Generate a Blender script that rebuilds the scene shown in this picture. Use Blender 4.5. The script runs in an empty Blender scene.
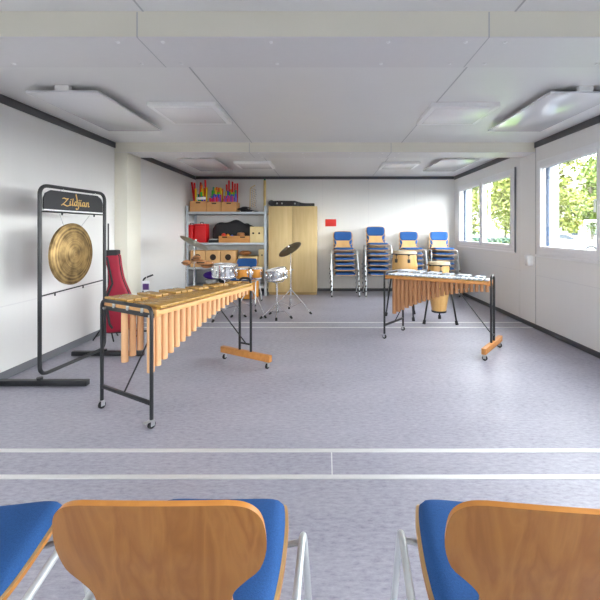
import bpy, bmesh, math, random
from mathutils import Vector, Matrix
PI = math.pi
R = math.radians
rnd = random.Random(7)
S = bpy.context.scene
COL = S.collection

# ------------------------------------------------------------------ materials
def newmat(name):
    m = bpy.data.materials.new(name); m.use_nodes = True
    nt = m.node_tree
    return m, nt, nt.nodes['Principled BSDF']
def rgb(r, g, b):
    def f(c):
        c /= 255.0
        return c/12.92 if c <= .04045 else ((c+.055)/1.055)**2.4
    return (f(r), f(g), f(b), 1)
def plain(name, col, rough=.5, metal=0., spec=.5, var=.06, scale=30., bump=0., bscale=200., coat=0.):
    """principled colour with a little procedural unevenness"""
    m, nt, b = newmat(name)
    N, L = nt.nodes, nt.links
    tc = N.new('ShaderNodeTexCoord')
    no = N.new('ShaderNodeTexNoise'); no.inputs['Scale'].default_value = scale; no.inputs['Detail'].default_value = 3
    L.new(tc.outputs['Object'], no.inputs['Vector'])
    mx = N.new('ShaderNodeMix'); mx.data_type = 'RGBA'
    mx.inputs[6].default_value = (col[0]*(1-var), col[1]*(1-var), col[2]*(1-var), 1)
    mx.inputs[7].default_value = (min(1, col[0]*(1+var)), min(1, col[1]*(1+var)), min(1, col[2]*(1+var)), 1)
    L.new(no.outputs['Fac'], mx.inputs[0]); L.new(mx.outputs[2], b.inputs['Base Color'])
    b.inputs['Roughness'].default_value = rough; b.inputs['Metallic'].default_value = metal
    b.inputs['Specular IOR Level'].default_value = spec
    b.inputs['Coat Weight'].default_value = coat
    if bump:
        n2 = N.new('ShaderNodeTexNoise'); n2.inputs['Scale'].default_value = bscale
        L.new(tc.outputs['Object'], n2.inputs['Vector'])
        bp = N.new('ShaderNodeBump'); bp.inputs['Strength'].default_value = bump; bp.inputs['Distance'].default_value = .003
        L.new(n2.outputs['Fac'], bp.inputs['Height']); L.new(bp.outputs['Normal'], b.inputs['Normal'])
    return m
def wood(name, c1, c2, rough=.4, scale=(14, 14, 1.2), contrast=.5, rings=False):
    m, nt, b = newmat(name)
    N, L = nt.nodes, nt.links
    tc = N.new('ShaderNodeTexCoord'); mp = N.new('ShaderNodeMapping'); mp.inputs['Scale'].default_value = scale
    L.new(tc.outputs['Object'], mp.inputs['Vector'])
    no = N.new('ShaderNodeTexNoise'); no.inputs['Scale'].default_value = 2.2; no.inputs['Detail'].default_value = 5; no.inputs['Distortion'].default_value = .6
    L.new(mp.outputs['Vector'], no.inputs['Vector'])
    fac = no.outputs['Fac']
    if rings:
        m1 = N.new('ShaderNodeMath'); m1.operation = 'MULTIPLY'; m1.inputs[1].default_value = 9
        L.new(fac, m1.inputs[0])
        m2 = N.new('ShaderNodeMath'); m2.operation = 'PINGPONG'; m2.inputs[1].default_value = 1
        L.new(m1.outputs[0], m2.inputs[0]); fac = m2.outputs[0]
    cr = N.new('ShaderNodeValToRGB')
    cr.color_ramp.elements[0].position = .5-contrast/2; cr.color_ramp.elements[0].color = c1
    cr.color_ramp.elements[1].position = .5+contrast/2; cr.color_ramp.elements[1].color = c2
    L.new(fac, cr.inputs['Fac']); L.new(cr.outputs['Color'], b.inputs['Base Color'])
    b.inputs['Roughness'].default_value = rough
    return m

M = {}
def wall_mat(name, col, axis):
    m, nt, b = newmat(name)
    N, L = nt.nodes, nt.links
    ge = N.new('ShaderNodeNewGeometry'); sp = N.new('ShaderNodeSeparateXYZ'); L.new(ge.outputs['Position'], sp.inputs[0])
    # fine vertical ribbing of the coated steel sheet
    cx = N.new('ShaderNodeCombineXYZ')
    mu = N.new('ShaderNodeMath'); mu.operation = 'MULTIPLY'; mu.inputs[1].default_value = 26
    L.new(sp.outputs[axis], mu.inputs[0]); L.new(mu.outputs[0], cx.inputs[0])
    mz = N.new('ShaderNodeMath'); mz.operation = 'MULTIPLY'; mz.inputs[1].default_value = .35
    L.new(sp.outputs['Z'], mz.inputs[0]); L.new(mz.outputs[0], cx.inputs[2])
    no = N.new('ShaderNodeTexNoise'); no.inputs['Scale'].default_value = 1.0; no.inputs['Detail'].default_value = 2
    L.new(cx.outputs[0], no.inputs['Vector'])
    bp = N.new('ShaderNodeBump'); bp.inputs['Strength'].default_value = .25; bp.inputs['Distance'].default_value = .004
    L.new(no.outputs['Fac'], bp.inputs['Height']); L.new(bp.outputs['Normal'], b.inputs['Normal'])
    mx = N.new('ShaderNodeMix'); mx.data_type = 'RGBA'
    mx.inputs[6].default_value = (col[0]*.97, col[1]*.97, col[2]*.97, 1); mx.inputs[7].default_value = col
    L.new(no.outputs['Fac'], mx.inputs[0]); L.new(mx.outputs[2], b.inputs['Base Color'])
    b.inputs['Roughness'].default_value = .33; b.inputs['Specular IOR Level'].default_value = .45
    return m
M['wall_x'] = wall_mat('coated_wall_side', (.84, .835, .82, 1), 'Y')
M['wall_y'] = wall_mat('coated_wall_end', (.84, .835, .81, 1), 'X')
M['ceil'] = plain('ceiling_sheet', (.79, .785, .78, 1), .38, var=.02, scale=3)
M['cream'] = plain('cream_steel', (.80, .775, .67, 1), .45, var=.02, scale=4)
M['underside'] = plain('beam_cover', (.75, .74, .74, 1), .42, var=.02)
M['seam'] = plain('seam_grey', (.50, .50, .51, 1), .6, var=.03)
M['darktrim'] = plain('dark_grey_trim', rgb(84, 84, 88), .5, var=.04)
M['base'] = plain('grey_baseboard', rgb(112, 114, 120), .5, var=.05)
M['alu'] = plain('aluminium_strip', (.76, .76, .75, 1), .5, metal=.35, var=.03)
M['pvc'] = plain('white_pvc', (.88, .88, .89, 1), .35, var=.02)
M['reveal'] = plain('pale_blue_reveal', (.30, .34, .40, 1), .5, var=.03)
M['gasket'] = plain('dark_gasket', (.03, .05, .09, 1), .6)
M['white'] = plain('white_plastic', (.92, .92, .915, 1), .35, var=.02)
M['diffuser'] = plain('light_diffuser', (.93, .92, .92, 1), .25, var=.01)
M['heater'] = plain('heater_face', (.74, .74, .76, 1), .16, var=.015, coat=.3)
M['black'] = plain('black_powder_coat', (.018, .019, .022, 1), .36, var=.2)
M['rubber'] = plain('black_rubber', (.02, .02, .021, 1), .75)
M['chrome'] = plain('chrome', (.78, .79, .80, 1), .14, metal=1., var=.05)
M['steel'] = plain('zinc_steel', (.56, .57, .58, 1), .35, metal=.9, var=.08)
M['galv'] = plain('galvanised_shelf', (.47, .51, .55, 1), .42, metal=.35, var=.08)
M['silver'] = plain('silver_paint_tube', (.68, .71, .72, 1), .3, metal=.45, var=.03)
M['ply'] = wood('beech_plywood', rgb(124, 78, 31), rgb(142, 95, 44), .38, (7, 7, .35), 1., rings=True)
M['ply_inner'] = wood('pale_plywood_inner', rgb(200, 156, 98), rgb(222, 182, 124), .4, (6, 6, .6), .8)  # seat-side face of the chair shell, paler than its back
M['beech'] = wood('light_beech', rgb(192, 140, 84), rgb(222, 176, 120), .4, (16, 16, 2), .6)
M['ply_edge'] = wood('orange_beech_edge', rgb(176, 112, 46), rgb(198, 134, 64), .4, (10, 10, 10), .6)
M['fabric'] = plain('blue_upholstery', rgb(48, 90, 148), .85, spec=.2, var=.25, scale=220, bump=.5, bscale=420)
M['barwood'] = wood('golden_bar_wood', rgb(150, 110, 48), rgb(198, 156, 84), .26, (3, 20, 6), .7)
M['railwood'] = wood('pale_rail_wood', rgb(206, 152, 92), rgb(228, 178, 120), .45, (4, 14, 14), .7)
M['orangewood'] = wood('orange_rail_wood', rgb(186, 120, 56), rgb(214, 150, 84), .42, (4, 14, 14), .7)
M['tube'] = wood('cardboard_tube_pale', rgb(212, 160, 112), rgb(232, 184, 138), .6, (6, 6, 1), .7)
M['tube_dark'] = wood('cardboard_tube_brown', rgb(164, 112, 74), rgb(190, 138, 96), .6, (6, 6, 1), .7)
M['metalbar'] = plain('matt_aluminium_bar', (.60, .64, .70, 1), .32, metal=.7, var=.05)
M['felt'] = plain('yellow_felt', rgb(206, 170, 62), .9)
M['conga'] = wood('conga_oak', rgb(206, 156, 88), rgb(232, 190, 126), .34, (9, 9, 1.1), .6)
M['skin'] = plain('drum_skin', rgb(226, 206, 172), .6, var=.06)
M['bongo'] = wood('orange_lacquer_shell', rgb(206, 132, 44), rgb(230, 160, 70), .25, (9, 9, 2), .6)
M['cymbal'] = plain('cymbal_bronze', rgb(150, 138, 112), .32, metal=.85, var=.2, scale=8)
M['cymbal_pale'] = plain('cymbal_pale', rgb(196, 196, 182), .3, metal=.8, var=.1, scale=8)
M['templewood'] = wood('temple_block_wood', rgb(150, 92, 50), rgb(196, 140, 92), .35, (8, 8, 8), .6)
M['maple'] = wood('cabinet_maple', rgb(206, 178, 122), rgb(222, 196, 144), .45, (10, 10, .7), .6)
M['maple_dark'] = wood('cabinet_plinth', rgb(170, 142, 92), rgb(190, 160, 108), .5, (1, 10, 10), .6)
M['card'] = wood('brown_card', rgb(196, 142, 88), rgb(208, 156, 102), .8, (3, 3, 3), .6)
M['crate'] = wood('pine_crate', rgb(190, 128, 66), rgb(214, 154, 88), .55, (2, 10, 10), .6)
M['cajon'] = wood('birch_box', rgb(204, 156, 98), rgb(220, 176, 120), .45, (8, 8, 1.5), .6)
M['cream_box'] = wood('cream_box', rgb(220, 196, 138), rgb(232, 210, 158), .5, (6, 6, 2), .6)
M['hole'] = plain('dark_hole', (.03, .018, .012, 1), .8)
M['redbox'] = plain('red_case', rgb(206, 14, 22), .42, var=.08)
M['redbag'] = plain('crimson_nylon', rgb(160, 18, 50), .6, var=.15, scale=14, bump=.4, bscale=90)
M['nylon'] = plain('black_nylon', (.016, .016, .019, 1), .62, var=.3, scale=20, bump=.4, bscale=120)
M['purple'] = plain('purple_cloth', rgb(72, 32, 140), .8, var=.2)
M['bluepad'] = plain('blue_cloth', rgb(20, 74, 176), .7, var=.2)
M['redpaper'] = plain('red_paper', rgb(226, 50, 42), .55, var=.08, scale=60)
M['paper'] = plain('white_paper', (.82, .82, .84, 1), .7)
M['bamboo'] = wood('yellow_bamboo', rgb(206, 178, 104), rgb(226, 204, 140), .45, (6, 6, 2), .5)
M['gold'] = plain('gold_lettering', rgb(218, 178, 104), .4, metal=.2, var=.05)
M['asphalt'] = plain('pale_paving', (.028, .028, .029, 1), .95, spec=0, var=.15, scale=2)
M['grass'] = plain('lawn', (.06, .10, .025, 1), .95, spec=0, var=.4, scale=3)
M['bark'] = wood('tree_bark', (.07, .055, .04, 1), (.13, .105, .08, 1), .9, (4, 4, 1), .6)
M['carwhite'] = plain('car_white', (.20, .21, .225, 1), .4, spec=.2, var=.01)
M['carglass'] = plain('car_glass', (.03, .04, .05, 1), .1)
M['tyre'] = plain('tyre_rubber', (.012, .012, .013, 1), .8)
M['houseplaster'] = plain('house_plaster', (.30, .29, .27, 1), .9, var=.04)
M['roof'] = plain('house_roof', (.16, .13, .12, 1), .9)
def leaf(name, c1, c2):
    m, nt, b = newmat(name)
    N, L = nt.nodes, nt.links
    oi = N.new('ShaderNodeNewGeometry')
    cr = N.new('ShaderNodeValToRGB'); cr.color_ramp.elements[0].color = c1; cr.color_ramp.elements[1].color = c2
    L.new(oi.outputs['Random Per Island'], cr.inputs['Fac']); L.new(cr.outputs['Color'], b.inputs['Base Color'])
    b.inputs['Roughness'].default_value = .6; b.inputs['Specular IOR Level'].default_value = .3
    return m
M['leaf'] = leaf('lime_leaves', (.050, .085, .014, 1), (.15, .19, .045, 1))
M['leaf_yel'] = leaf('yellow_green_leaves', (.085, .115, .016, 1), (.21, .22, .06, 1))
M['leaf_dark'] = leaf('dark_leaves', (.018, .045, .03, 1), (.055, .10, .055, 1))
def floor_mat():
    m, nt, b = newmat('lavender_linoleum')
    N, L = nt.nodes, nt.links
    ge = N.new('ShaderNodeNewGeometry')
    mp = N.new('ShaderNodeMapping'); mp.inputs['Scale'].default_value = (22, 60, 1)
    L.new(ge.outputs['Position'], mp.inputs['Vector'])
    n1 = N.new('ShaderNodeTexNoise'); n1.inputs['Scale'].default_value = 1.; n1.inputs['Detail'].default_value = 6; n1.inputs['Roughness'].default_value = .75
    L.new(mp.outputs['Vector'], n1.inputs['Vector'])
    mp2 = N.new('ShaderNodeMapping'); mp2.inputs['Scale'].default_value = (1.2, 2.6, 1)
    L.new(ge.outputs['Position'], mp2.inputs['Vector'])
    n2 = N.new('ShaderNodeTexNoise'); n2.inputs['Scale'].default_value = 1.; n2.inputs['Detail'].default_value = 3
    L.new(mp2.outputs['Vector'], n2.inputs['Vector'])
    ad = N.new('ShaderNodeMath'); ad.operation = 'MULTIPLY_ADD'; ad.inputs[1].default_value = .25
    L.new(n2.outputs['Fac'], ad.inputs[0]); L.new(n1.outputs['Fac'], ad.inputs[2])
    cr = N.new('ShaderNodeValToRGB')
    cr.color_ramp.elements[0].position = .36; cr.color_ramp.elements[0].color = rgb(120, 116, 126)
    cr.color_ramp.elements[1].position = .86; cr.color_ramp.elements[1].color = rgb(184, 182, 191)
    e = cr.color_ramp.elements.new(.56); e.color = rgb(157, 155, 168)
    L.new(ad.outputs[0], cr.inputs['Fac']); L.new(cr.outputs['Color'], b.inputs['Base Color'])
    b.inputs['Roughness'].default_value = .42; b.inputs['Specular IOR Level'].default_value = .4
    return m
M['floor'] = floor_mat()
def glass_mat():
    m = bpy.data.materials.new('clear_pane'); m.use_nodes = True
    nt = m.node_tree; nt.nodes.clear(); N, L = nt.nodes, nt.links
    o = N.new('ShaderNodeOutputMaterial'); t = N.new('ShaderNodeBsdfTransparent'); g = N.new('ShaderNodeBsdfGlossy')
    g.inputs['Roughness'].default_value = .02; t.inputs['Color'].default_value = (.95, .97, .97, 1)
    lw = N.new('ShaderNodeLayerWeight'); lw.inputs['Blend'].default_value = .5
    pw = N.new('ShaderNodeMath'); pw.operation = 'POWER'; pw.inputs[1].default_value = 5; L.new(lw.outputs['Facing'], pw.inputs[0])
    ma = N.new('ShaderNodeMath'); ma.operation = 'MULTIPLY_ADD'; ma.inputs[1].default_value = .6; ma.inputs[2].default_value = .03; L.new(pw.outputs[0], ma.inputs[0])
    mx = N.new('ShaderNodeMixShader'); L.new(ma.outputs[0], mx.inputs[0]); L.new(t.outputs[0], mx.inputs[1]); L.new(g.outputs[0], mx.inputs[2])
    L.new(mx.outputs[0], o.inputs['Surface'])
    return m
M['glass'] = glass_mat()
def gong_mat():
    m, nt, b = newmat('hammered_bronze')
    N, L = nt.nodes, nt.links
    tc = N.new('ShaderNodeTexCoord'); ln = N.new('ShaderNodeVectorMath'); ln.operation = 'LENGTH'
    sp = N.new('ShaderNodeSeparateXYZ'); L.new(tc.outputs['Object'], sp.inputs[0])
    cb = N.new('ShaderNodeCombineXYZ'); L.new(sp.outputs['X'], cb.inputs['X']); L.new(sp.outputs['Y'], cb.inputs['Y'])
    L.new(cb.outputs[0], ln.inputs[0])
    mu = N.new('ShaderNodeMath'); mu.operation = 'MULTIPLY'; mu.inputs[1].default_value = 60
    L.new(ln.outputs['Value'], mu.inputs[0])
    n1 = N.new('ShaderNodeTexNoise'); n1.noise_dimensions = '1D'; n1.inputs['Scale'].default_value = 1; n1.inputs['Detail'].default_value = 3
    L.new(mu.outputs[0], n1.inputs['W'])
    n2 = N.new('ShaderNodeTexNoise'); n2.inputs['Scale'].default_value = 9; n2.inputs['Detail'].default_value = 4
    L.new(tc.outputs['Object'], n2.inputs['Vector'])
    w1 = N.new('ShaderNodeMath'); w1.operation = 'MULTIPLY'; w1.inputs[1].default_value = 1.3; L.new(n2.outputs['Fac'], w1.inputs[0])
    ad = N.new('ShaderNodeMath'); ad.operation = 'MULTIPLY_ADD'; ad.inputs[1].default_value = .7; L.new(n1.outputs['Fac'], ad.inputs[0]); L.new(w1.outputs[0], ad.inputs[2])
    cr = N.new('ShaderNodeValToRGB')
    cr.color_ramp.elements[0].position = .36; cr.color_ramp.elements[0].color = rgb(96, 76, 48)
    cr.color_ramp.elements[1].position = .62; cr.color_ramp.elements[1].color = rgb(186, 156, 104)
    hf = N.new('ShaderNodeMath'); hf.operation = 'MULTIPLY'; hf.inputs[1].default_value = .5; L.new(ad.outputs[0], hf.inputs[0])
    L.new(hf.outputs[0], cr.inputs['Fac']); L.new(cr.outputs['Color'], b.inputs['Base Color'])
    b.inputs['Metallic'].default_value = .75; b.inputs['Roughness'].default_value = .40
    bp = N.new('ShaderNodeBump'); bp.inputs['Strength'].default_value = .15; bp.inputs['Distance'].default_value = .003
    L.new(hf.outputs[0], bp.inputs['Height']); L.new(bp.outputs['Normal'], b.inputs['Normal'])
    return m
M['gong'] = gong_mat()
def colour(name, r, g, b_, rough=.35):
    if name not in M: M[name] = plain(name, rgb(r, g, b_), rough, var=.05)
    return M[name]

# ------------------------------------------------------------------ mesh builder
class MB:
    def __init__(self): self.bm = bmesh.new()
    def box(self, c, s, rot=None, bev=0., seg=2):
        bm = self.bm
        b2 = bmesh.new(); bmesh.ops.create_cube(b2, size=1)
        for v in b2.verts: v.co = Vector((v.co.x*s[0], v.co.y*s[1], v.co.z*s[2]))
        if bev: bmesh.ops.bevel(b2, geom=b2.edges[:], offset=bev, segments=seg, affect='EDGES', profile=.5)
        mt = Matrix.Translation(Vector(c)) @ (rot.to_4x4() if rot else Matrix.Identity(4))
        b2.transform(mt); self._merge(b2); return self
    def b(self, x0, x1, y0, y1, z0, z1, bev=0.):
        return self.box(((x0+x1)/2, (y0+y1)/2, (z0+z1)/2), (abs(x1-x0), abs(y1-y0), abs(z1-z0)), None, bev)
    def bar(self, p0, p1, w, h, bev=0., up=(0, 0, 1)):
        """a beam of width w (sideways) and height h from p0 to p1"""
        p0, p1 = Vector(p0), Vector(p1); d = p1-p0; L = d.length; d.normalize()
        s = Vector(up).cross(d)
        s = s.normalized() if s.length > 1e-5 else Vector((1, 0, 0)); u = d.cross(s)
        m = Matrix((d, s, u)).transposed()
        return self.box((p0+p1)/2, (L, w, h), m, bev)
    def _merge(self, b2):
        me = bpy.data.meshes.new('tmp'); b2.to_mesh(me); b2.free(); self.bm.from_mesh(me); bpy.data.meshes.remove(me)
    def cyl(self, p0, p1, r0, r1=None, n=16, caps=True):
        r1 = r0 if r1 is None else r1
        p0, p1 = Vector(p0), Vector(p1); d = (p1-p0).normalized()
        a = d.orthogonal().normalized(); c = d.cross(a)
        A = [self.bm.verts.new(p0+(a*math.cos(2*PI*i/n)+c*math.sin(2*PI*i/n))*r0) for i in range(n)]
        B = [self.bm.verts.new(p1+(a*math.cos(2*PI*i/n)+c*math.sin(2*PI*i/n))*r1) for i in range(n)]
        for i in range(n): self.bm.faces.new((A[i], A[(i+1) % n], B[(i+1) % n], B[i]))
        if caps: self.bm.faces.new(A[::-1]); self.bm.faces.new(B)
        return self
    def tube(self, pts, r, n=10, closed=False, taper=None):
        pts = [Vector(p) for p in pts]; N = len(pts); rings = []
        prev = None
        for i, p in enumerate(pts):
            if closed: d = (pts[(i+1) % N]-pts[i-1]).normalized()
            elif i == 0: d = (pts[1]-p).normalized()
            elif i == N-1: d = (p-pts[-2]).normalized()
            else: d = ((pts[i+1]-p).normalized()+(p-pts[i-1]).normalized()).normalized()
            if prev is None: a = d.orthogonal().normalized()
            else:
                a = prev-d*prev.dot(d); a = a.normalized() if a.length > 1e-6 else d.orthogonal().normalized()
            prev = a; c = d.cross(a); rr = r*(taper[i] if taper else 1)
            rings.append([self.bm.verts.new(p+(a*math.cos(2*PI*k/n)+c*math.sin(2*PI*k/n))*rr) for k in range(n)])
        for i in range(N if closed else N-1):
            A, B = rings[i], rings[(i+1) % N]
            for k in range(n): self.bm.faces.new((A[k], A[(k+1) % n], B[(k+1) % n], B[k]))
        if not closed: self.bm.faces.new(rings[0][::-1]); self.bm.faces.new(rings[-1])
        return self
    def lathe(self, prof, n=32, mat=None):
        """prof: list of (radius, z); radius 0 at an end closes it"""
        mt = mat or Matrix.Identity(4); rings = []
        for r, z in prof:
            if r < 1e-6: rings.append([self.bm.verts.new(mt @ Vector((0, 0, z)))])
            else: rings.append([self.bm.verts.new(mt @ Vector((r*math.cos(2*PI*k/n), r*math.sin(2*PI*k/n), z))) for k in range(n)])
        for A, B in zip(rings, rings[1:]):
            for k in range(n):
                if len(A) == 1 and len(B) == 1: continue
                if len(A) == 1: self.bm.faces.new((A[0], B[(k+1) % n], B[k]))
                elif len(B) == 1: self.bm.faces.new((A[k], A[(k+1) % n], B[0]))
                else: self.bm.faces.new((A[k], A[(k+1) % n], B[(k+1) % n], B[k]))
        return self
    def prism(self, poly, h, mat=None):
        """poly in XY extruded by h along Z, then placed by mat"""
        mt = mat or Matrix.Identity(4)
        A = [self.bm.verts.new(mt @ Vector((x, y, 0))) for x, y in poly]; B = [self.bm.verts.new(mt @ Vector((x, y, h))) for x, y in poly]
        n = len(poly)
        self.bm.faces.new(A[::-1]); self.bm.faces.new(B)
        for i in range(n): self.bm.faces.new((A[i], A[(i+1) % n], B[(i+1) % n], B[i]))
        return self
    def ball(self, c, s, n=16, rot=None):
        b2 = bmesh.new(); bmesh.ops.create_uvsphere(b2, u_segments=n, v_segments=max(6, n//2), radius=1)
        for v in b2.verts: v.co = Vector((v.co.x*s[0], v.co.y*s[1], v.co.z*s[2]))
        b2.transform(Matrix.Translation(Vector(c)) @ (rot.to_4x4() if rot else Matrix.Identity(4))); self._merge(b2); return self
    def build(self, name, mat, parent=None, loc=None, rz=0., smooth=38):
        bmesh.ops.recalc_face_normals(self.bm, faces=self.bm.faces[:])
        me = bpy.data.meshes.new(name); self.bm.to_mesh(me); self.bm.free()
        for p in me.polygons: p.use_smooth = True
        me.set_sharp_from_angle(angle=R(smooth))
        if mat is not None: me.materials.append(mat)
        o = bpy.data.objects.new(name, me); COL.objects.link(o)
        if parent: o.parent = parent
        if loc is not None: o.location = loc
        if rz: o.rotation_euler = (0, 0, rz)
        return o
def rounded(pts, r, n=5):
    """round the inner corners of a polyline"""
    pts = [Vector(p) for p in pts]; out = [pts[0]]
    for a, b, c in zip(pts, pts[1:], pts[2:]):
        d1 = (a-b); d2 = (c-b); q = min(r, d1.length*.49, d2.length*.49)
        s, e = b+d1.normalized()*q, b+d2.normalized()*q
        for i in range(n+1):
            t = i/n; out.append(s*(1-t)**2+b*2*t*(1-t)+e*t*t)
    out.append(pts[-1]); return out
def tag(o, label=None, cat=None, group=None, kind=None):
    if label: o['label'] = label
    if cat: o['category'] = cat
    if group: o['group'] = group
    if kind: o['kind'] = kind
    return o
def thing(name, label, cat, loc=(0, 0, 0), rz=0., group=None):
    o = bpy.data.objects.new(name, None); o.empty_display_size = .1; COL.objects.link(o)
    o.location = loc; o.rotation_euler = (0, 0, rz)
    return tag(o, label, cat, group)
def dup(o, parent=None):
    c = o.copy(); COL.objects.link(c); c.parent = parent
    for ch in list(o.children): dup(ch, c)
    return c
def struct(name, mb, mat, parent=None):
    o = mb.build(name, mat, parent)
    if parent is None: o['kind'] = 'structure'
    return o
ORD = ['first', 'second', 'third', 'fourth', 'fifth', 'sixth', 'seventh', 'eighth', 'ninth', 'tenth', 'eleventh', 'twelfth']
SKY, SUN, EXPO = 9.5, 5.0, 1.34
# ------------------------------------------------------------------ setting
W, D, Y0, HC = 2.83, 8.19, -1.0, 2.5
WINS = [(5.57, 7.93, 1.0, 2.25), (2.62, 4.99, 1.0, 2.235), (-.6, 1.75, 1.0, 2.235)]     # right wall: y0, y1, z0, z1
FWINS = [(-2.3, -.9, .95, 2.25), (.9, 2.3, .95, 2.25)]                               # wall behind the camera: unseen windows, added and sized to light the foreground
TH = .12
struct('floor', MB().b(-W-TH, W+TH, Y0-TH, D+TH, -.12, 0), M['floor'])
struct('ceiling', MB().b(-W-TH, W+TH, Y0-TH, D+TH, HC, HC+.12), M['ceil'])
struct('wall_left', MB().b(-W-TH, -W, Y0-TH, D+TH, 0, HC), M['wall_x'])
struct('wall_back', MB().b(-W, W, D, D+TH, 0, HC), M['wall_y'])
def holed(lo, hi, wins, put):
    cuts = sorted(wins); a = lo
    for y0, y1, z0, z1 in cuts:
        put(a, y0, 0, HC); put(y0, y1, 0, z0); put(y0, y1, z1, HC); a = y1
    put(a, hi, 0, HC)
mb = MB(); holed(Y0-TH, D+TH, WINS, lambda a, b, z0, z1: mb.b(W, W+TH, a, b, z0, z1)); struct('wall_right', mb, M['wall_x'])
mb2 = MB(); holed(-W, W, FWINS, lambda a, b, z0, z1: mb2.b(a, b, Y0-TH, Y0, z0, z1)); struct('wall_front', mb2, M['wall_y'])
# top trims and baseboards
TR = [0]
def trim(mb, mat):
    TR[0] += 1
    return struct('trim_%d' % TR[0], mb, mat)
for a, b in ((2.40, 5.04), (5.41, D-.02)):
    trim(MB().b(-W, -W+.018, a, b, HC-.075, HC, .003), M['darktrim'])
    trim(MB().b(W-.018, W, a, b, HC-.075, HC, .003), M['darktrim'])
trim(MB().b(-W+.018, W-.018, D-.018, D, HC-.06, HC, .003), M['darktrim'])
struct('baseboard_left', MB().b(-W, -W+.014, Y0, D-.014, 0, .075, .003), M['base'])
struct('baseboard_right', MB().b(W-.014, W, Y0, D-.014, 0, .06, .003), M['darktrim'])
struct('baseboard_back', MB().b(-W, W, D-.014, D, 0, .06, .003), M['darktrim'])
# beams between the three room modules, with a seam and rows of screw caps underneath
for (a, b, zb) in ((2.03, 2.40, 2.358), (5.04, 5.41, 2.366)):
    o = trim(MB().b(-W, W, a, b, zb+.006, HC), M['cream'])
    MB().b(-W, W, a+.002, b-.002, zb, zb+.0055).build('beam_cover', M['underside'], o)
    sm = MB()
    for x in (-1.017, .888): sm.b(x-.003, x+.003, a-.0015, b, zb-.001, HC-.005)
    sm.build('seam', M['seam'], o)
    for i, x in enumerate((-2.55, -1.95, -1.15, -.9, -.3, .35, .78, 1.0, 1.7, 2.4)):
        for y in (a+.05, b-.05):
            MB().lathe([(0, -.006), (.006, -.006), (.011, -.003), (.012, 0)], 12, Matrix.Translation((x, y, zb))).build('screw_cap', M['white'], o)
# the boxed pair of posts on the left under the far beam
o = trim(MB().b(-W, -2.657, 5.04, 5.41, 0, 2.366, .004), M['cream'])
# ceiling seams, wall joints, thin wall lines
for x in (-.985, 1.03):
    for a, b in ((Y0, 2.03), (2.40, 5.04), (5.41, D-.018)):
        trim(MB().b(x-.005, x+.005, a, b, HC-.0025, HC), M['seam'])
for y in (2.72,):
    trim(MB().b(-W+.02, W-.02, y-.003, y+.003, HC-.002, HC), M['underside'])
trim(MB().b(W-.004, W, 5.03, 5.042, .06, HC), M['seam'])
trim(MB().b(W-.003, W, 5.45, 5.456, .06, HC), M['wall_x'])
trim(MB().b(W-.004, W, Y0, 5.03, .715, .722), M['underside'])
trim(MB().b(W-.004, W, 5.42, D, .735, .742), M['underside'])
trim(MB().b(-W, -W+.004, Y0, 5.04, .642, .652), M['underside'])  # thin line along the left wall, slightly greyer than it
for x in (-1.5, -.05, .95, 1.95): trim(MB().b(x-.003, x+.003, D-.002, D, .06, HC-.06), M['underside'])
# aluminium floor strips at the two module joints
for ys in ((1.995, 2.235), (5.09, 5.365)):
    for y in ys:
        trim(MB().b(-W+.015, W-.015, y-.017, y+.017, 0, .004, .001), M['alu'])
trim(MB().b(.035, .042, 2.012, 2.218, 0, .003), M['alu'])

def make_window(n, y0, y1, z0, z1, M4):
    """window seen from inside; local: x along the wall, y outwards, z up; M4 places it"""
    root = thing('window_%d' % n, None, None); root['kind'] = 'structure'; root.matrix_world = M4
    w = y1-y0; h = z1-z0
    def ring(mb, a, b, c, d, t, ya, yb, bev=.004):
        mb.b(a, a+t, ya, yb, c, d, bev); mb.b(b-t, b, ya, yb, c, d, bev)
        mb.b(a+t, b-t, ya, yb, c, c+t, bev); mb.b(a+t, b-t, ya, yb, d-t, d, bev); return mb
    ring(MB(), 0, w, 0, h, .055, -.012, .07).b(w/2-.03, w/2+.03, -.005, .07, .055, h-.055, .004).build('frame', M['pvc'], root)
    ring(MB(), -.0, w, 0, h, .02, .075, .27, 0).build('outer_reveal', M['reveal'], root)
    ring(MB(), .02, w-.02, .02, h-.02, .03, .10, .13, .002).build('shutter_rail', M['gasket'], root)
    for i, (a, b) in enumerate(((.05, w/2-.008), (w/2+.008, w-.05))):
        s = ring(MB(), a, b, .05, h-.05, .058, -.028, .045).build('sash', M['pvc'], root)
        ring(MB(), a+.056, b-.056, .106, h-.106, .006, -.006, .03, 0).build('gasket', M['seam'], s)
        MB().b(a+.058, b-.058, .012, .018, .108, h-.108).build('pane', M['glass'], s)
        if i == 0 or True:
            hx = b-.03 if i == 1-int(n == 2 and False) else b-.03
            if i == (0 if n in (1, 3, 4, 5) else 0):
                hx = b-.03
                hd = MB().b(hx-.014, hx+.014, -.04, -.026, h*.5-.04, h*.5+.04, .004)
                hd.cyl((hx, -.04, h*.5+.01), (hx, -.065, h*.5+.01), .008, n=10)
                hd.bar((hx, -.065, h*.5+.02), (hx, -.065, h*.5-.115), .014, .018, .003, up=(0, 1, 0))
                hd.build('handle', M['alu'], s)
    MB().b(-.02, w+.02, -.03, .0, -.03, 0, .004).build('sill', M['pvc'], root)
    MB().b(w+.002, w+.022, -.02, -.001, -.01, h+.01, .002).build('side_strip', M['base'], root)  # dark grey strip along the outer edge of the frame
    return root
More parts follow.
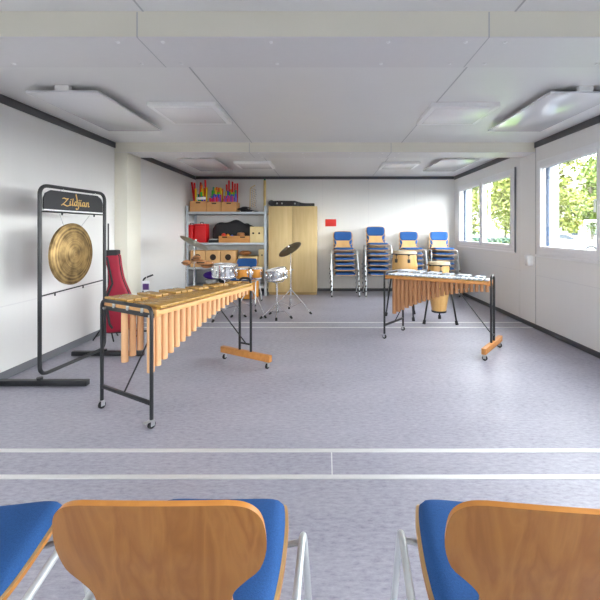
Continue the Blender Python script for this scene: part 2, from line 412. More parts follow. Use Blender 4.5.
# right wall: local x runs towards the camera (-Y), local y runs outwards (+X)
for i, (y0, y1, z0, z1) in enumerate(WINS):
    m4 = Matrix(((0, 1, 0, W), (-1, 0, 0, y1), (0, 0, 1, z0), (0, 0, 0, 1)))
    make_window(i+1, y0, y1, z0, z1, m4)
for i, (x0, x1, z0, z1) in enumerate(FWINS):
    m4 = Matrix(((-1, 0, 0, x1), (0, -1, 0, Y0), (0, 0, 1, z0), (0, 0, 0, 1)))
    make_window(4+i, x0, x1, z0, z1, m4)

# ------------------------------------------------------------------ ceiling fittings
def ceiling_light(x0, y0, label, w=.63, l=.60):
    t = thing('ceiling_light', label, 'ceiling light', (x0+w/2, y0+l/2, HC), 0, 'flat square ceiling lights')
    MB().b(-w/2, w/2, -l/2, l/2, -.042, -.001, .004).build('housing', M['white'], t)
    MB().b(-w/2+.045, w/2-.045, -l/2+.045, l/2-.045, -.046, -.0425, .001).build('diffuser', M['diffuser'], t)
    fr = MB()
    MB().lathe([(0, -.012), (.008, -.012), (.008, 0)], 10, Matrix.Translation((0, -l/2, -.014)) @ Matrix.Rotation(R(90), 4, 'X')).build('screw', M['seam'], t)
ceiling_light(-1.636, 3.44, 'flat square white ceiling light left of centre, in front of the far beam')
ceiling_light(.99, 3.46, 'flat square white ceiling light right of centre, in front of the far beam')
ceiling_light(-1.555, 6.36, 'flat white ceiling light beyond the beam above the shelf rack')
ceiling_light(1.0, 6.42, 'flat white ceiling light beyond the beam above the chair stacks')
def heater(x0, y0, label, w=.595, l=1.18):
    t = thing('ceiling_heating_panel', label, 'heating panel', (x0+w/2, y0+l/2, HC), 0, 'white heating panels hung under the ceiling')
    MB().b(-w/2, w/2, -l/2, l/2, -.064, -.046, .003).build('panel', M['heater'], t)
    for s in (-1, 1):
        b = MB().b(-.058, .058, s*(l/2-.02)-.02, s*(l/2-.02)+.02, -.0455, -.001, .003).build('bracket', M['white'], t)
    MB().b(-w/2+.06, w/2-.06, -l/2+.05, l/2-.05, -.0455, -.028, .003).build('back_tray', M['seam'], t)
heater(-2.44, 3.05, 'long white heating panel hung under the ceiling above the gong')
heater(1.845, 3.07, 'long glossy heating panel under the ceiling beside the nearer right window')
heater(-2.34, 5.90, 'white heating panel under the ceiling above the left end of the shelf rack')
heater(1.85, 5.92, 'white heating panel under the ceiling beside the far right window')
t = thing('wall_box', 'small white plastic box on the right wall between the windows', 'sensor box', (W, 5.13, .91))
MB().b(-.085, -.001, -.05, .05, -.06, .07, .014).build('body', M['white'], t)
MB().b(-.075, -.01, -.04, .04, -.075, -.061, .006).build('lower_lens', M['diffuser'], t)
t = tag(MB().box((.125, D-.004, 1.489), (.238, .003, .155), None, .001).build('wall_notice', M['redpaper']), 'small red rectangular notice on the back wall beside the cabinet', 'notice')
t = tag(MB().b(-.075, -.04, D-.003, D, 1.40, 1.56).build('paper_strip', M['paper']), 'narrow white paper strip on the back wall left of the red notice', 'paper')

# ------------------------------------------------------------------ stacking chairs
def catmull(P, k=3):
    out = []
    for i in range(len(P)-1):
        p0, p1, p2, p3 = P[max(i-1, 0)], P[i], P[i+1], P[min(i+2, len(P)-1)]
        for j in range(k):
            t = j/k
            out.append(tuple(.5*((2*b)+(-a+c)*t+(2*a-5*b+4*c-d)*t*t+(-a+3*b-3*c+d)*t**3) for a, b, c, d in zip(p0, p1, p2, p3)))
    out.append(tuple(P[-1])); return out
SHELL = [(-.222, .422, .178), (-.217, .434, .194), (-.19, .440, .205), (-.12, .443, .214), (-.03, .440, .217), (.05, .436, .214), (.12, .438, .206), (.165, .452, .186),
         (.195, .484, .158), (.212, .53, .140), (.223, .572, .134), (.229, .596, .140), (.235, .618, .162), (.241, .643, .190), (.253, .690, .204), (.263, .735, .203), (.270, .765, .196),
         (.2745, .783, .182), (.277, .793, .162), (.278, .797, .135)]
def surf(p, a):
    y, z, hw = p
    k = max(0, min(1, (z-.47)/.15))
    x = a*hw
    kt = max(0, min(1, (z-.70)/.09))
    return Vector((x, y-.022*k*(x/.2)**2, z+(1-k)*.006*(abs(x)/.2)**2+.012*kt*(1-(x/.2)**2)))
def sheet(P, nu, off_in, off_out, sx=1.):
    """closed shell between two offsets of the seat surface"""
    mb = MB(); bm = mb.bm; nv = len(P)
    def normal(i, a):
        e = 1e-3; i0, i1 = max(0, i-1), min(nv-1, i+1)
        d1 = surf(P[i1], a)-surf(P[i0], a); d2 = surf(P[i], a+e)-surf(P[i], a-e)
        return d2.cross(d1).normalized()
    G = []
    for side in (0, 1):
        g = []
        for i in range(nv):
            row = []
            for j in range(nu+1):
                a = (-1+2*j/nu)*sx; n = normal(i, a)
                o = (off_in, off_out)[side](i/(nv-1)*2-1, a/sx)
                row.append(bm.verts.new(surf(P[i], a)+n*o))
            g.append(row)
        G.append(g)
    for s in (0, 1):
        for i in range(nv-1):
            for j in range(nu):
                q = (G[s][i][j], G[s][i][j+1], G[s][i+1][j+1], G[s][i+1][j]); bm.faces.new(q if s else q[::-1])
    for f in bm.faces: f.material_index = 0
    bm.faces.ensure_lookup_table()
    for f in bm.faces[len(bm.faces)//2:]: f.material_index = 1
    A, B = G
    for i in range(nv-1):
        for j in (0, nu):
            bm.faces.new((A[i][j], A[i+1][j], B[i+1][j], B[i][j])).material_index = 2
    for j in range(nu):
        for i in (0, nv-1):
            bm.faces.new((A[i][j], A[i][j+1], B[i][j+1], B[i][j])).material_index = 2
    return mb
PS = catmull(SHELL, 3)
def make_chair():
    t = thing('stacking_chair', None, 'chair')
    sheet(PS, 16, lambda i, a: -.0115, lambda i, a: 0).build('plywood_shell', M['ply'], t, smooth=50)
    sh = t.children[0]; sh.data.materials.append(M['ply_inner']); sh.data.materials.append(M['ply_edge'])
    seat = [p for p in PS if p[1] < .460 and -.2215 < p[0] < .17]
    pad = lambda i, a: .002+.030*(1-abs(i)**5)**.6*(1-abs(a)**7)**.5
    sheet(seat[1:], 22, lambda i, a: .001, pad, .955).build('seat_cushion', M['fabric'], t, smooth=60)
    back = [p for p in PS if p[1] > .607]
    pad2 = lambda i, a: .002+.016*(1-abs(i)**6)**.6*(1-abs(a)**7)**.5
    sheet(back[:-5], 20, lambda i, a: .001, pad2, .93).build('back_cushion', M['fabric'], t, smooth=60)
    for s in (-1, 1):
        pts = rounded([(s*.276, -.240, .012), (s*.256, -.142, .424), (s*.250, .155, .417), (s*.272, .275, .012)], .055, 6)
        f = MB().tube(pts, .0105, 10).build('side_frame', M['silver'], t)
        for p in (pts[0], pts[-1]):
            MB().cyl((p.x, p.y, 0), (p.x, p.y, .035), .0145, .0130, 10).build('foot_cap', M['rubber'], f)
    for y in (-.10, .12):
        MB().tube([(-.25, y, .416), (-.235, y, .416), (-.205, y, .409), (.205, y, .409), (.235, y, .416), (.25, y, .416)], .008, 8).build('cross_tube', M['steel'], t)
    return t
chair0 = make_chair(); used = [0]
def chair(loc, rz, label, group=None):
    o = chair0 if not used[0] else dup(chair0); used[0] = 1
    o.location = loc; o.rotation_euler = (0, 0, rz); o['label'] = label
    if group: o['group'] = group
    return o
FG = 'chairs in the front row'
chair((-.321, .975, 0), R(180), 'blue chair in the middle of the front row, whole plywood back towards us', FG)
chair((.467, .958, 0), R(174), 'blue chair at the right of the front row, its back cut off by the frame', FG)
chair((-.982, .945, 0), R(189), 'blue chair at the left edge of the front row, only its seat corner showing', FG)
chair((-1.475, 6.78, 0), R(-3), 'single blue chair among the drums in front of the shelf rack')
STK = [(.405, 7.665, 6, 1.5, 'leftmost stack', -.005), (1.085, 7.665, 7, 1, 'tallest stack', -.003),
       (1.765, 7.68, 6, 0, 'stack behind the taller conga', 0), (2.40, 7.68, 6, -1.5, 'rightmost stack', 0)]
for x, y, n, rz, where, dx in STK:
    for k in range(n):
        pos = n-1-k
        lab = 'blue chair on top of the '+where if pos == 0 else 'blue chair at the bottom of the '+where if k == 0 else 'blue chair, %s from the top of the ' % ORD[pos]+where
        chair((x+dx*k, y-.0005*k, .1*k), R(rz), lab, 'blue chairs stacked along the back wall')
# ------------------------------------------------------------------ bar percussion
def caster(parent, x, y, z, brake=False):
    """z = top of the stem"""
    f = MB().cyl((x, y, z), (x, y, .058), .008, n=10)
    f.b(x-.014, x+.014, y-.017, y-.013, .02, .06).b(x-.014, x+.014, y+.013, y+.017, .02, .06).b(x-.014, x+.014, y-.017, y+.017, .056, .061)
    if brake: f.b(x-.058, x-.012, y-.016, y+.016, .052, .058, .002)
    c = f.build('caster', M['steel'], parent)
    w = MB().lathe([(0, -.011), (.020, -.011), (.026, -.007), (.026, .007), (.020, .011), (0, .011)], 20, Matrix.Translation((x, y, .026)) @ Matrix.Rotation(R(90), 4, 'X'))
    w.build('wheel', M['rubber'], c)
def bar_instrument(name, label, cat, loc, rz, L, hw0, hw1, nb, zb0, zb1, curve, mats, tubes_r, top0, top1, ztop):
    barm, railm, tubem = mats
    t = thing(name, label, cat, loc, rz)
    # low end frame: an inverted U on two casters, high end frame: a narrow U on a wooden crossbar
    MB().tube(rounded([(0, -hw0, .055), (0, -hw0, top0), (0, hw0, top0), (0, hw0, .055)], .05, 6), .0125, 12).build('end_frame', M['black'], t)
    lx = MB().bar((0, -hw0, .165), (0, hw0, .165), .02, .024, .002).build('lower_crossbar', M['black'], t)
    MB().tube(rounded([(L, -hw1, .12), (L, -hw1, top1), (L, hw1, top1), (L, hw1, .12)], .055, 6), .0125, 12).build('end_frame', M['black'], t)
    MB().bar((L, -hw1, .2), (L, hw1, .2), .016, .016, .002).build('lower_crossbar', M['black'], t)
    MB().box((L, 0, .099), (.045, .63, .062), None, .004).build('foot_board', M['orangewood'], t)
    caster(t, 0, -hw0, .07, True); caster(t, 0, hw0, .07)
    caster(t, L, -.275, .07); caster(t, L, .275, .07)
    # rails that converge towards the high notes
    a0, a1 = hw0+.012, hw1+.022
    zr = ztop-.035
    X0, X1 = .035, L-.02
    def y_at(x, k=1.): q = (x-X0)/(X1-X0); return (a0*(1-q)+a1*q)*k
    for s in (-1, 1):
        MB().bar((X0, s*y_at(X0), zr), (X1, s*y_at(X1), zr), .02, .032, .002).build('side_rail', railm, t)
    MB().b(.022, .046, -a0-.01, a0+.01, ztop-.058, ztop-.012, .003).build('end_board', railm, t)
    eb = MB().b(.0135, .021, -hw0, hw0, ztop-.068, ztop-.038, .001).build('end_bar', M['black'], t)
    for q in (-.55, 0, .55):
        MB().b(.010, .03, q*a0-.012, q*a0+.012, ztop-.044, ztop-.008, .002).build('clip', M['steel'], eb)
    MB().b(L-.034, L-.006, -a1-.012, a1+.012, ztop-.064, ztop-.010, .004).build('end_block', railm, t)
    for s in (-1, 1): MB().cyl((-.004, s*hw0*.92, ztop-.053), (.0135, s*hw0*.92, ztop-.053), .009, n=12).build('knob', M['steel'], t)
    # diagonal braces
    MB().tube([(.0, 0.02, .165), (.30, .0, .70)], .006, 8).build('brace', M['black'], t)
    MB().tube([(L, -.01, .20), (L-.42, -.0, .70)], .006, 8).build('brace', M['black'], t)
    # felt lines, bars, resonators
    pitch = (X1-X0-.015)/nb
    inner = .10
    for s, k in ((-1, .90), (-1, .14), (1, .26), (1, .92)):
        z = ztop-.015 if s < 0 else ztop-.008
        MB().bar((X0+.01, s*y_at(X0)*k, z), (X1-.02, s*y_at(X1)*k, z), .008, .006).build('felt_cord', M['felt'], t)
    pat = [1, 1, 1, 0, 1, 1, 0]
    for i in range(nb):
        x = X0+.018+(i+.5)*pitch
        y0, y1 = -y_at(x)-.012, -y_at(x)*.02+.012
        b = MB().box((x, (y0+y1)/2, ztop), (pitch-.010, y1-y0, .020), None, .003)
        b.build('bar', barm, t)
        q = i/(nb-1); r = tubes_r[0]*(1-q)+tubes_r[1]*q
        zb = zb0+(zb1-zb0)*(1-(1-q)**curve)
        yc = -y_at(x)*.56
        tb = MB(); n = 18
        tb.lathe([(r-.003, zb), (r, zb), (r, ztop-.03), (r-.003, ztop-.03), (r-.003, zb)], n, Matrix.Translation((x, yc, 0)))
        tb.build('resonator_tube', tubem, t)
        if pat[i % 7]:
            xa = x-pitch*.45
            ya0, ya1 = y_at(xa)*.10, y_at(xa)*1.03+.004
            MB().box((xa, (ya0+ya1)/2, ztop+.014), (pitch-.008, ya1-ya0, .020), None, .003).build('sharp_bar', barm, t)
            ra = r*.95; zc = min(.68, zb+.035)
            yb = y_at(xa)*.32
            MB().lathe([(ra-.003, zc), (ra, zc), (ra, ztop-.02), (ra-.003, ztop-.02), (ra-.003, zc)], n, Matrix.Translation((xa, yb, 0))).build('resonator_tube', tubem, t)
    return t
bar_instrument('xylophone', 'large golden wooden-bar xylophone with pale hanging tubes, on wheels in front of the gong', 'xylophone',
               (-1.40, 2.63, 0), math.atan2(.868, .496), 1.235, .287, .072, 20, .325, .695, 1.55, (M['barwood'], M['railwood'], M['tube']), (.0255, .0175), .800, .845, .795)
bar_instrument('metallophone', 'silver-bar metallophone with brown hanging tubes, on wheels in front of the congas', 'metallophone',
               (.875, 4.75, 0), math.atan2(-.632, .775), 1.18, .24, .052, 21, .30, .66, 1.75, (M['metalbar'], M['orangewood'], M['tube_dark']), (.0255, .018), .806, .832, .789)

# ------------------------------------------------------------------ gong and its stand
gx0, gy0, gx1, gy1 = -2.412, 3.17, -2.31, 3.93
GL = math.hypot(gx1-gx0, gy1-gy0); ga = math.atan2(gy1-gy0, gx1-gx0)
t = thing('gong_stand', 'tall black tube gong stand with lettered black header board by the left wall', 'gong stand', (gx0, gy0, 0), ga)
# local x runs along the frame away from us, -y faces the room
pts = rounded([(0, 0, .075), (0, 0, 1.70), (GL, 0, 1.70), (GL, 0, .075)], .085, 7)
low = rounded([(GL, 0, .4), (GL, 0, .085), (0, 0, .085), (0, 0, .4)], .1, 7)
full = rounded([(GL/2, 0, 1.70), (GL, 0, 1.70), (GL, 0, .085), (0, 0, .085), (0, 0, 1.70), (GL/2-.01, 0, 1.70)], .085, 7)
MB().tube(full[:-1], .0160, 14, closed=True).build('frame', M['black'], t)
for x in (0, GL):
    mbf = MB().bar((x, -.41, .030), (x, .335, .030), .05, .045, .004)
    o = mbf.build('foot', M['black'], t)
    if True:
        o.location = (x, 0, 0); o.data.transform(Matrix.Translation((-x, 0, 0)))
        o.rotation_euler = (0, 0, R(90)-ga)      # both feet lie square to the room
    for yy in (-.40, .325):
        pass
    MB().cyl((x, 0, .05), (x, 0, .072), .024, n=12).build('clamp', M['black'], t)
MB().tube([(0, 0, .755), (GL, 0, .80)], .0065, 8).build('lower_rod', M['black'], t)
MB().tube([(.0, 0, 1.478), (GL, 0, 1.478)], .0065, 8).build('upper_rod', M['black'], t)
for x in (.23, .62):
    MB().tube(rounded([(x, -.012, 1.674), (x, -.016, 1.690), (x, .012, 1.690), (x, .016, 1.66)], .005, 3), .003, 6).build('hook', M['steel'], t)
    MB().cyl((x, 0, 1.478), (x, 0, 1.452), .007, n=8).build('cord_knob', M['black'], t)
for q in (.2, .62): MB().cyl((GL*q, 0, .755+.045*q), (GL*q, 0, .728+.045*q), .006, n=8).build('cord_knob', M['black'], t)
# header board with cut top corners
x0, x1, z0, z1, c = .034, GL-.034, 1.500, 1.668, .075
board = [(x0, z0), (x1, z0), (x1, z1-c), (x1-.02, z1-.03), (x1-c, z1), (x0+c, z1), (x0+.02, z1-.03), (x0, z1-c)]
mt = Matrix(((1, 0, 0, 0), (0, 0, 1, -.006), (0, 1, 0, 0), (0, 0, 0, 1)))
colour('header_board', 34, 35, 40, .55)
hb = MB().prism(board, .012, mt).build('header_board', M['header_board'], t)
MB().prism([(x0, z0-.010), (x1, z0-.010), (x1, z0-.002), (x0, z0-.002)], .012, mt).build('edge_strip', M['white'], hb)
# brushed gold lettering: strokes of a broad pen
def pen(mb, pts, w, ang=R(35)):
    P = [Vector((p[0], p[1])) for p in pts]
    d = Vector((math.cos(ang), math.sin(ang)))*w/2
    for k in range(len(P)-1):
        a, b = P[k], P[k+1]
        dr = (b-a).normalized(); nn = Vector((-dr.y, dr.x))
        hwid = max(w*.28, abs(nn.dot(d)))
        a2, b2 = a-dr*hwid*.3, b+dr*hwid*.3
        q = [a2+nn*hwid, b2+nn*hwid, b2-nn*hwid, a2-nn*hwid]
        mb.prism([(v.x, v.y) for v in q][::-1], .003, LM)
def curve(P, k=5): return [(p[0], p[1]) for p in catmull([(a, b, 0, 0) for a, b in P], k)]
lx, lz, ls = .222, 1.546, .055         # start of the word, baseline, letter height
LM = Matrix(((1, 0, 0, 0), (0, 0, -1, -.0065), (0, 1, 0, 0), (0, 0, 0, 1)))
LET = [
 [[(.05, 1.12), (.35, 1.22), (.75, 1.10), (1.12, 1.22)], [(1.12, 1.22), (.72, .75), (.30, .30), (-.15, -.05)], [(-.15, -.05), (.15, .12), (.55, .0), (.95, -.12), (1.35, .05)]],   # Z
 [[(1.50, .78), (1.44, .35), (1.50, .05), (1.70, .12)], [(1.58, 1.10), (1.64, 1.02)]],                                   # i
 [[(2.02, 1.25), (1.92, .6), (1.92, .08), (2.12, .06)]],                                                               # l
 [[(2.72, .70), (2.45, .72), (2.28, .35), (2.42, .02), (2.70, .25)], [(2.58, 2.05), (2.72, 1.45), (2.80, .8), (2.74, .2), (2.85, .02)]],                              # d
 [[(3.16, .78), (3.14, .1), (3.02, -.45), (2.72, -.62), (2.62, -.42)], [(3.18, 1.10), (3.24, 1.02)]],                    # j
 [[(3.50, .78), (3.46, .3), (3.52, .04), (3.70, .1)], [(3.54, 1.10), (3.60, 1.02)]],                                     # i
 [[(4.30, .70), (4.02, .74), (3.86, .35), (3.98, .02), (4.26, .25)], [(4.34, .78), (4.30, .25), (4.42, .02), (4.56, .12)]],   # a
 [[(4.72, .78), (4.70, .35), (4.66, .0)], [(4.70, .40), (4.90, .72), (5.08, .74), (5.10, .4), (5.10, .04), (5.34, .1)]],       # n
]
for strokes in LET:
    mb = MB()
    for s in strokes:
        pts_ = [(lx+(x*.061)*1.0, lz+z*ls*.95) for x, z in curve(s)]
        pen(mb, pts_, .0125)
    mb.build('letter', M['gold'], hb)
# the gong
gc = Vector((-2.40, 3.585, 1.092)); gr = .293
g = thing('gong', 'round bronze gong hanging by cords in the black tube stand', 'gong', gc, ga+R(7))
rot = Matrix.Rotation(R(90), 4, 'X')     # local Z of the lathe -> -Y (towards the room)
disc = MB().lathe([(0, .020), (.03, .019), (.06, .013), (.10, .010), (.20, .006), (gr-.03, .0), (gr-.006, -.003), (gr, -.010), (gr-.003, -.030), (gr-.007, -.030), (gr-.006, -.012), (gr-.02, -.010), (.1, .005), (0, .014)], 64)
d = disc.build('disc', M['gong'], g); d.rotation_euler = (R(90), 0, 0)
for s in (-1, 1):
    MB().tube([(s*.12, .012, .262), ((-.19 if s < 0 else .20), .0 if s < 0 else -.02, .372)], .003, 6).build('cord', M['seam'], g)

# ------------------------------------------------------------------ red bag on its stand, hook stand
t = thing('instrument_stand', 'thin black pole stand carrying the red instrument bag by the left wall', 'stand', (-2.60, 4.5, 0))
MB().tube([(0, 0, .10), (0, 0, 1.40)], .009, 10).build('pole', M['black'], t)
for a in (200, 320, 80):
    MB().tube([(0, 0, .26), (.16*math.cos(R(a)), .16*math.sin(R(a)), .012)], .008, 8).build('leg', M['black'], t)
MB().tube(rounded([(0, 0, .98), (.05, -.11, .98), (.13, -.11, .98)], .02, 4), .007, 8).build('neck_hook', M['rubber'], t)
MB().tube(rounded([(0, 0, .17), (.04, -.10, .12), (.22, -.10, .12), (.22, -.16, .15)], .02, 4), .008, 8).build('rest_arm', M['black'], t)
t = thing('instrument_bag', 'crimson padded instrument bag with black edging, upright behind the gong stand', 'bag', (-2.43, 4.33, .155), R(14))
def bag_outline(k=1.):
    P = [(-.10, .0), (-.135, .04), (-.15, .15), (-.14, .27), (-.10, .37), (-.085, .46), (-.055, .60), (-.075, .74), (-.10, .88), (.035, .90), (.06, .78), (.085, .62), (.13, .48), (.165, .38), (.175, .25), (.17, .1), (.14, .02), (.05, -.005)]
    cx, cz = .01, .4
    out = []
    n = len(P)
    for i in range(n):
        p0, p1, p2, p3 = P[i-1], P[i], P[(i+1) % n], P[(i+2) % n]
        for j in range(3):
            u = j/3; out.append(tuple(.5*((2*b)+(-a+c)*u+(2*a-5*b+4*c-d)*u*u+(-a+3*b-3*c+d)*u**3) for a, b, c, d in zip(p0, p1, p2, p3)))
    return [(cx+(x-cx)*k*(.8 if x < cx else 1.1), cz+(z-cz)*(1-(1-k)*.45)) for x, z in out]
mb = MB(); rings = []
for k, y in ((.80, -.075), (.94, -.068), (1., -.045), (1., .045), (.94, .068), (.8, .075)):
    rings.append([mb.bm.verts.new((x, y, z)) for x, z in bag_outline(k)])
for A, B in zip(rings, rings[1:]):
    n = len(A)
    for i in range(n): mb.bm.faces.new((A[i], A[(i+1) % n], B[(i+1) % n], B[i]))
mb.bm.faces.new(rings[0][::-1]); mb.bm.faces.new(rings[-1])
mb.build('body', M['redbag'], t, smooth=60)
ol = bag_outline(1.004)
MB().tube([(x, -.046, z) for x, z in ol], .007, 6, closed=True).build('piping', M['nylon'], t)
MB().tube([(-.055, -.078, .86), (-.03, -.078, .72), (.0, -.079, .56), (-.055, -.079, .42), (-.06, -.079, .3), (-.03, -.078, .1), (-.0, -.077, .05)], .012, 6, taper=[1, 1, 1, 1.3, 1.3, 1.2, 1]).build('zip_strip', M['nylon'], t)
MB().b(-.10, .045, -.072, .072, .865, .935, .012).build('top_cap', M['nylon'], t)
MB().tube([(-.10, -.07, .28), (.05, -.080, .25), (.17, -.06, .29)], .009, 6).build('strap', M['nylon'], t)
t = thing('hook_stand', 'slim black bent-top stand with a hanging purple card near the left wall', 'stand', (-2.33, 4.80, 0))
MB().tube(rounded([(0, 0, .02), (0, 0, .70), (.135, -.02, .75)], .05, 5), .011, 8).build('pole', M['black'], t)
for a in (30, 150, 270): MB().tube([(0, 0, .03), (.17*math.cos(R(a)), .17*math.sin(R(a)), .012)], .01, 8).build('leg', M['black'], t)
MB().b(.05, .055, -.02, -.016, .675, .73).build('tag_string', M['white'], t)
cd = MB().b(.0, .10, -.028, -.024, .55, .675, .001).build('card', M['paper'], t)
colour('purple_print', 84, 52, 116, .6)
MB().b(.012, .088, -.0295, -.0281, .562, .64).build('print', M['purple_print'], cd)

# ------------------------------------------------------------------ congas
def conga(label, loc, h0, h1, rt, rb, rz):
    z0, z1 = h0, h1; H = z1-z0
    t = thing('conga', label, 'conga drum', loc, rz, 'congas on tripod stands')
    prof = [(rb-.012, z0), (rb, z0), (rb+.35*(rt-rb), z0+.18*H), (rt*.96, z0+.42*H), (rt*1.06, z0+.62*H), (rt*1.06, z0+.74*H), (rt*1.0, z0+.9*H), (rt*.955, z1-.012)]
    pr = [(p[0], p[1]) for p in catmull([(a, b, 0, 0) for a, b in prof[1:]], 4)]
    MB().lathe([(0, z0+.01), (rb-.012, z0+.01), (rb-.012, z0)]+pr+[(0, z1-.014)], 40).build('shell', M['conga'], t, smooth=50)
    MB().lathe([(0, z1), (rt*.9, z1), (rt*.985, z1-.008), (rt, z1-.03), (rt*1.0, z1-.035), (rt*.96, z1-.035)], 40).build('head', M['skin'], t)
    MB().tube([(rt*1.025*math.cos(2*PI*i/40), rt*1.025*math.sin(2*PI*i/40), z1-.042) for i in range(40)], .0075, 8, closed=True).build('rim', M['black'], t)
    MB().lathe([(rb+.003, z0-.004), (rb+.006, z0-.004), (rb+.008, z0+.022), (rb+.003, z0+.022)], 40).build('base_ring', M['black'], t)
    for i in range(6):
        a = 2*PI*i/6+.3; c, s = math.cos(a), math.sin(a); ra = rt*1.045
        lug = MB().cyl((ra*c, ra*s, z1-.055), (ra*c, ra*s, z1-.155), .0045, n=8)
        lug.box((ra*c, ra*s, z1-.14), (.022, .04, .055), Matrix.Rotation(a, 3, 'Z'), .005)
        lug.box((ra*c, ra*s, z1-.05), (.016, .034, .022), Matrix.Rotation(a, 3, 'Z'), .003)
        lug.build('tension_lug', M['black'], t)
    return t
def conga_stand(label, loc, zr, rr, feet):
    t = thing('conga_stand', label, 'drum stand', loc, 0, 'black tripod conga stands')
    MB().tube([(rr*math.cos(2*PI*i/36), rr*math.sin(2*PI*i/36), zr) for i in range(36)], .0085, 8, closed=True).build('ring', M['black'], t)
    for fx, fy in feet:
        a = math.atan2(fy, fx); c, s = math.cos(a), math.sin(a)
        lg = MB().tube(rounded([(rr*c*.98, rr*s*.98, zr), (rr*c+.028*c, rr*s+.028*s, zr-.01), (fx, fy, .02)], .03, 4), .0125, 10).build('leg', M['black'], t)
        MB().cyl((fx-.01*c, fy-.01*s, .055), (fx+.004*c, fy+.004*s, 0), .019, .022, 12).build('foot_cap', M['rubber'], lg)
conga('shorter conga drum on the right, in front of the rightmost chair stack', (1.64, 5.40, 0), .15, .868, .152, .098, .1)
conga_stand('black tripod under the shorter right conga', (1.64, 5.40, 0), .50, .147, [(-.245, -.12), (.20, -.165), (.07, .20)])
conga('taller conga drum behind the low end of the metallophone', (1.215, 5.72, 0), .26, 1.005, .178, .115, .35)
conga_stand('black tripod under the taller left conga', (1.215, 5.72, 0), .62, .172, [(-.275, .06), (.07, -.275), (.19, .19)])
# ------------------------------------------------------------------ drum corner
def tripod(t, x, y, zhub, r, angs, zlow=.13, mat='chrome', rad=.009):
    for a in angs:
        c, s = math.cos(R(a)), math.sin(R(a))
        lg = MB().tube([(x+.014*c, y+.014*s, zhub), (x+r*c*.55, y+r*s*.55, zhub*.52), (x+r*c, y+r*s, .016)], rad, 8)
        lg.tube([(x+.012*c, y+.012*s, zlow), (x+r*c*.55, y+r*s*.55, zhub*.52)], rad*.75, 6)
        o = lg.build('leg', M[mat], t)
        MB().cyl((x+(r-.02)*c, y+(r-.02)*s, .034), (x+(r+.012)*c, y+(r+.012)*s, .0), .017, .015, 10).build('foot_cap', M['rubber'], o)
    MB().cyl((x, y, zhub-.025), (x, y, zhub+.025), .019, n=14).build('hub', M[mat], t)
def drum(name, label, cat, c, r, h, tilt, mat, lugs, group=None, hoop='chrome', axis='X', lrad=.006):
    t = thing(name, label, cat, c, 0, group); t.rotation_euler = tilt
    MB().lathe([(0, -h/2+.01), (r-.004, -h/2+.004), (r-.002, -h/2+.006), (r, -h/2+.02), (r, h/2-.02), (r-.002, h/2-.006), (r-.006, h/2-.005), (0, h/2-.005)], 36).build('shell', mat, t)
    for z0, z1 in ((h/2-.018, h/2+.006), (-h/2-.006, -h/2+.018)):
        MB().lathe([(r+.001, z0), (r+.010, z0), (r+.012, (z0+z1)/2), (r+.010, z1), (r+.001, z1), (r+.001, z0)], 36).build('hoop', M[hoop], t)
    MB().lathe([(0, h/2), (r-.004, h/2), (r+.0, h/2-.004), (0, h/2-.004)], 36).build('drum_head', M['white'], t)
    for i in range(lugs):
        a = 2*PI*i/lugs+.2; cc, s = math.cos(a), math.sin(a)
        l = MB().box(((r+.010)*cc, (r+.010)*s, 0), (.016, .022, h*.36), Matrix.Rotation(a, 3, 'Z'), .004)
        l.cyl(((r+.011)*cc, (r+.011)*s, -h/2+.01), ((r+.011)*cc, (r+.011)*s, h/2-.01), lrad*.6, n=6)
        l.build('lug', M['chrome'], t)
    return t
# left snare on its stand
drum('snare_drum', 'larger chrome snare drum standing left of the bongos', 'snare drum', (-1.505, 5.65, .715), .178, .175, (R(3), R(2), .2), M['chrome'], 10)
t = thing('snare_stand', 'chrome stand under the larger left snare drum', 'drum stand', (-1.505, 5.65, 0))
MB().cyl((0, 0, .10), (0, 0, .58), .012, n=12).build('pole', M['chrome'], t); tripod(t, 0, 0, .34, .30, (250, 10, 130), .14)
for a in (30, 150, 270): MB().tube([(0, 0, .575), (.10*math.cos(R(a)), .10*math.sin(R(a)), .59), (.185*math.cos(R(a)), .185*math.sin(R(a)), .612)], .0075, 8).build('basket_arm', M['chrome'], t)
# bongos
t = thing('bongo_drums', 'pair of small orange lacquered bongos in front of the blue chair', 'bongos', (-1.15, 5.78, 0))
for x, r, h in ((-.115, .108, .185), (.103, .086, .175)):
    z = .755-h/2
    s = MB().lathe([(0, z-h/2), (r*.90, z-h/2), (r*.97, z-h*.1), (r, z+h*.3), (r*.98, z+h/2-.01), (0, z+h/2-.01)], 36, Matrix.Translation((x, 0, 0))).build('shell', M['bongo'], t)
    MB().lathe([(0, z+h/2), (r*.95, z+h/2), (r*.99, z+h/2-.01), (0, z+h/2-.012)], 36, Matrix.Translation((x, 0, 0))).build('drum_head', M['skin'], s)
    MB().lathe([(r*1.0, z+h/2-.03), (r*1.06, z+h/2-.03), (r*1.06, z+h/2-.004), (r*1.0, z+h/2-.004), (r*1.0, z+h/2-.03)], 36, Matrix.Translation((x, 0, 0))).build('rim', M['chrome'], s)
    MB().lathe([(r*.91, z-h/2-.003), (r*.96, z-h/2-.003), (r*.98, z-h/2+.016), (r*.92, z-h/2+.016), (r*.91, z-h/2-.003)], 36, Matrix.Translation((x, 0, 0))).build('base_ring', M['chrome'], s)
    for i in range(4):
        a = 2*PI*i/4+PI/4+.1; c, q = math.cos(a), math.sin(a)
        MB().cyl((x+r*1.04*c, r*1.04*q, z-h/2), (x+r*1.04*c, r*1.04*q, z+h/2-.02), .004, n=6).box((x+r*1.04*c, r*1.04*q, z), (.016, .026, .05), Matrix.Rotation(a, 3, 'Z'), .003).build('lug', M['chrome'], s)
MB().b(-.02, .03, -.025, .025, .60, .72, .004).build('centre_block', M['chrome'], t)
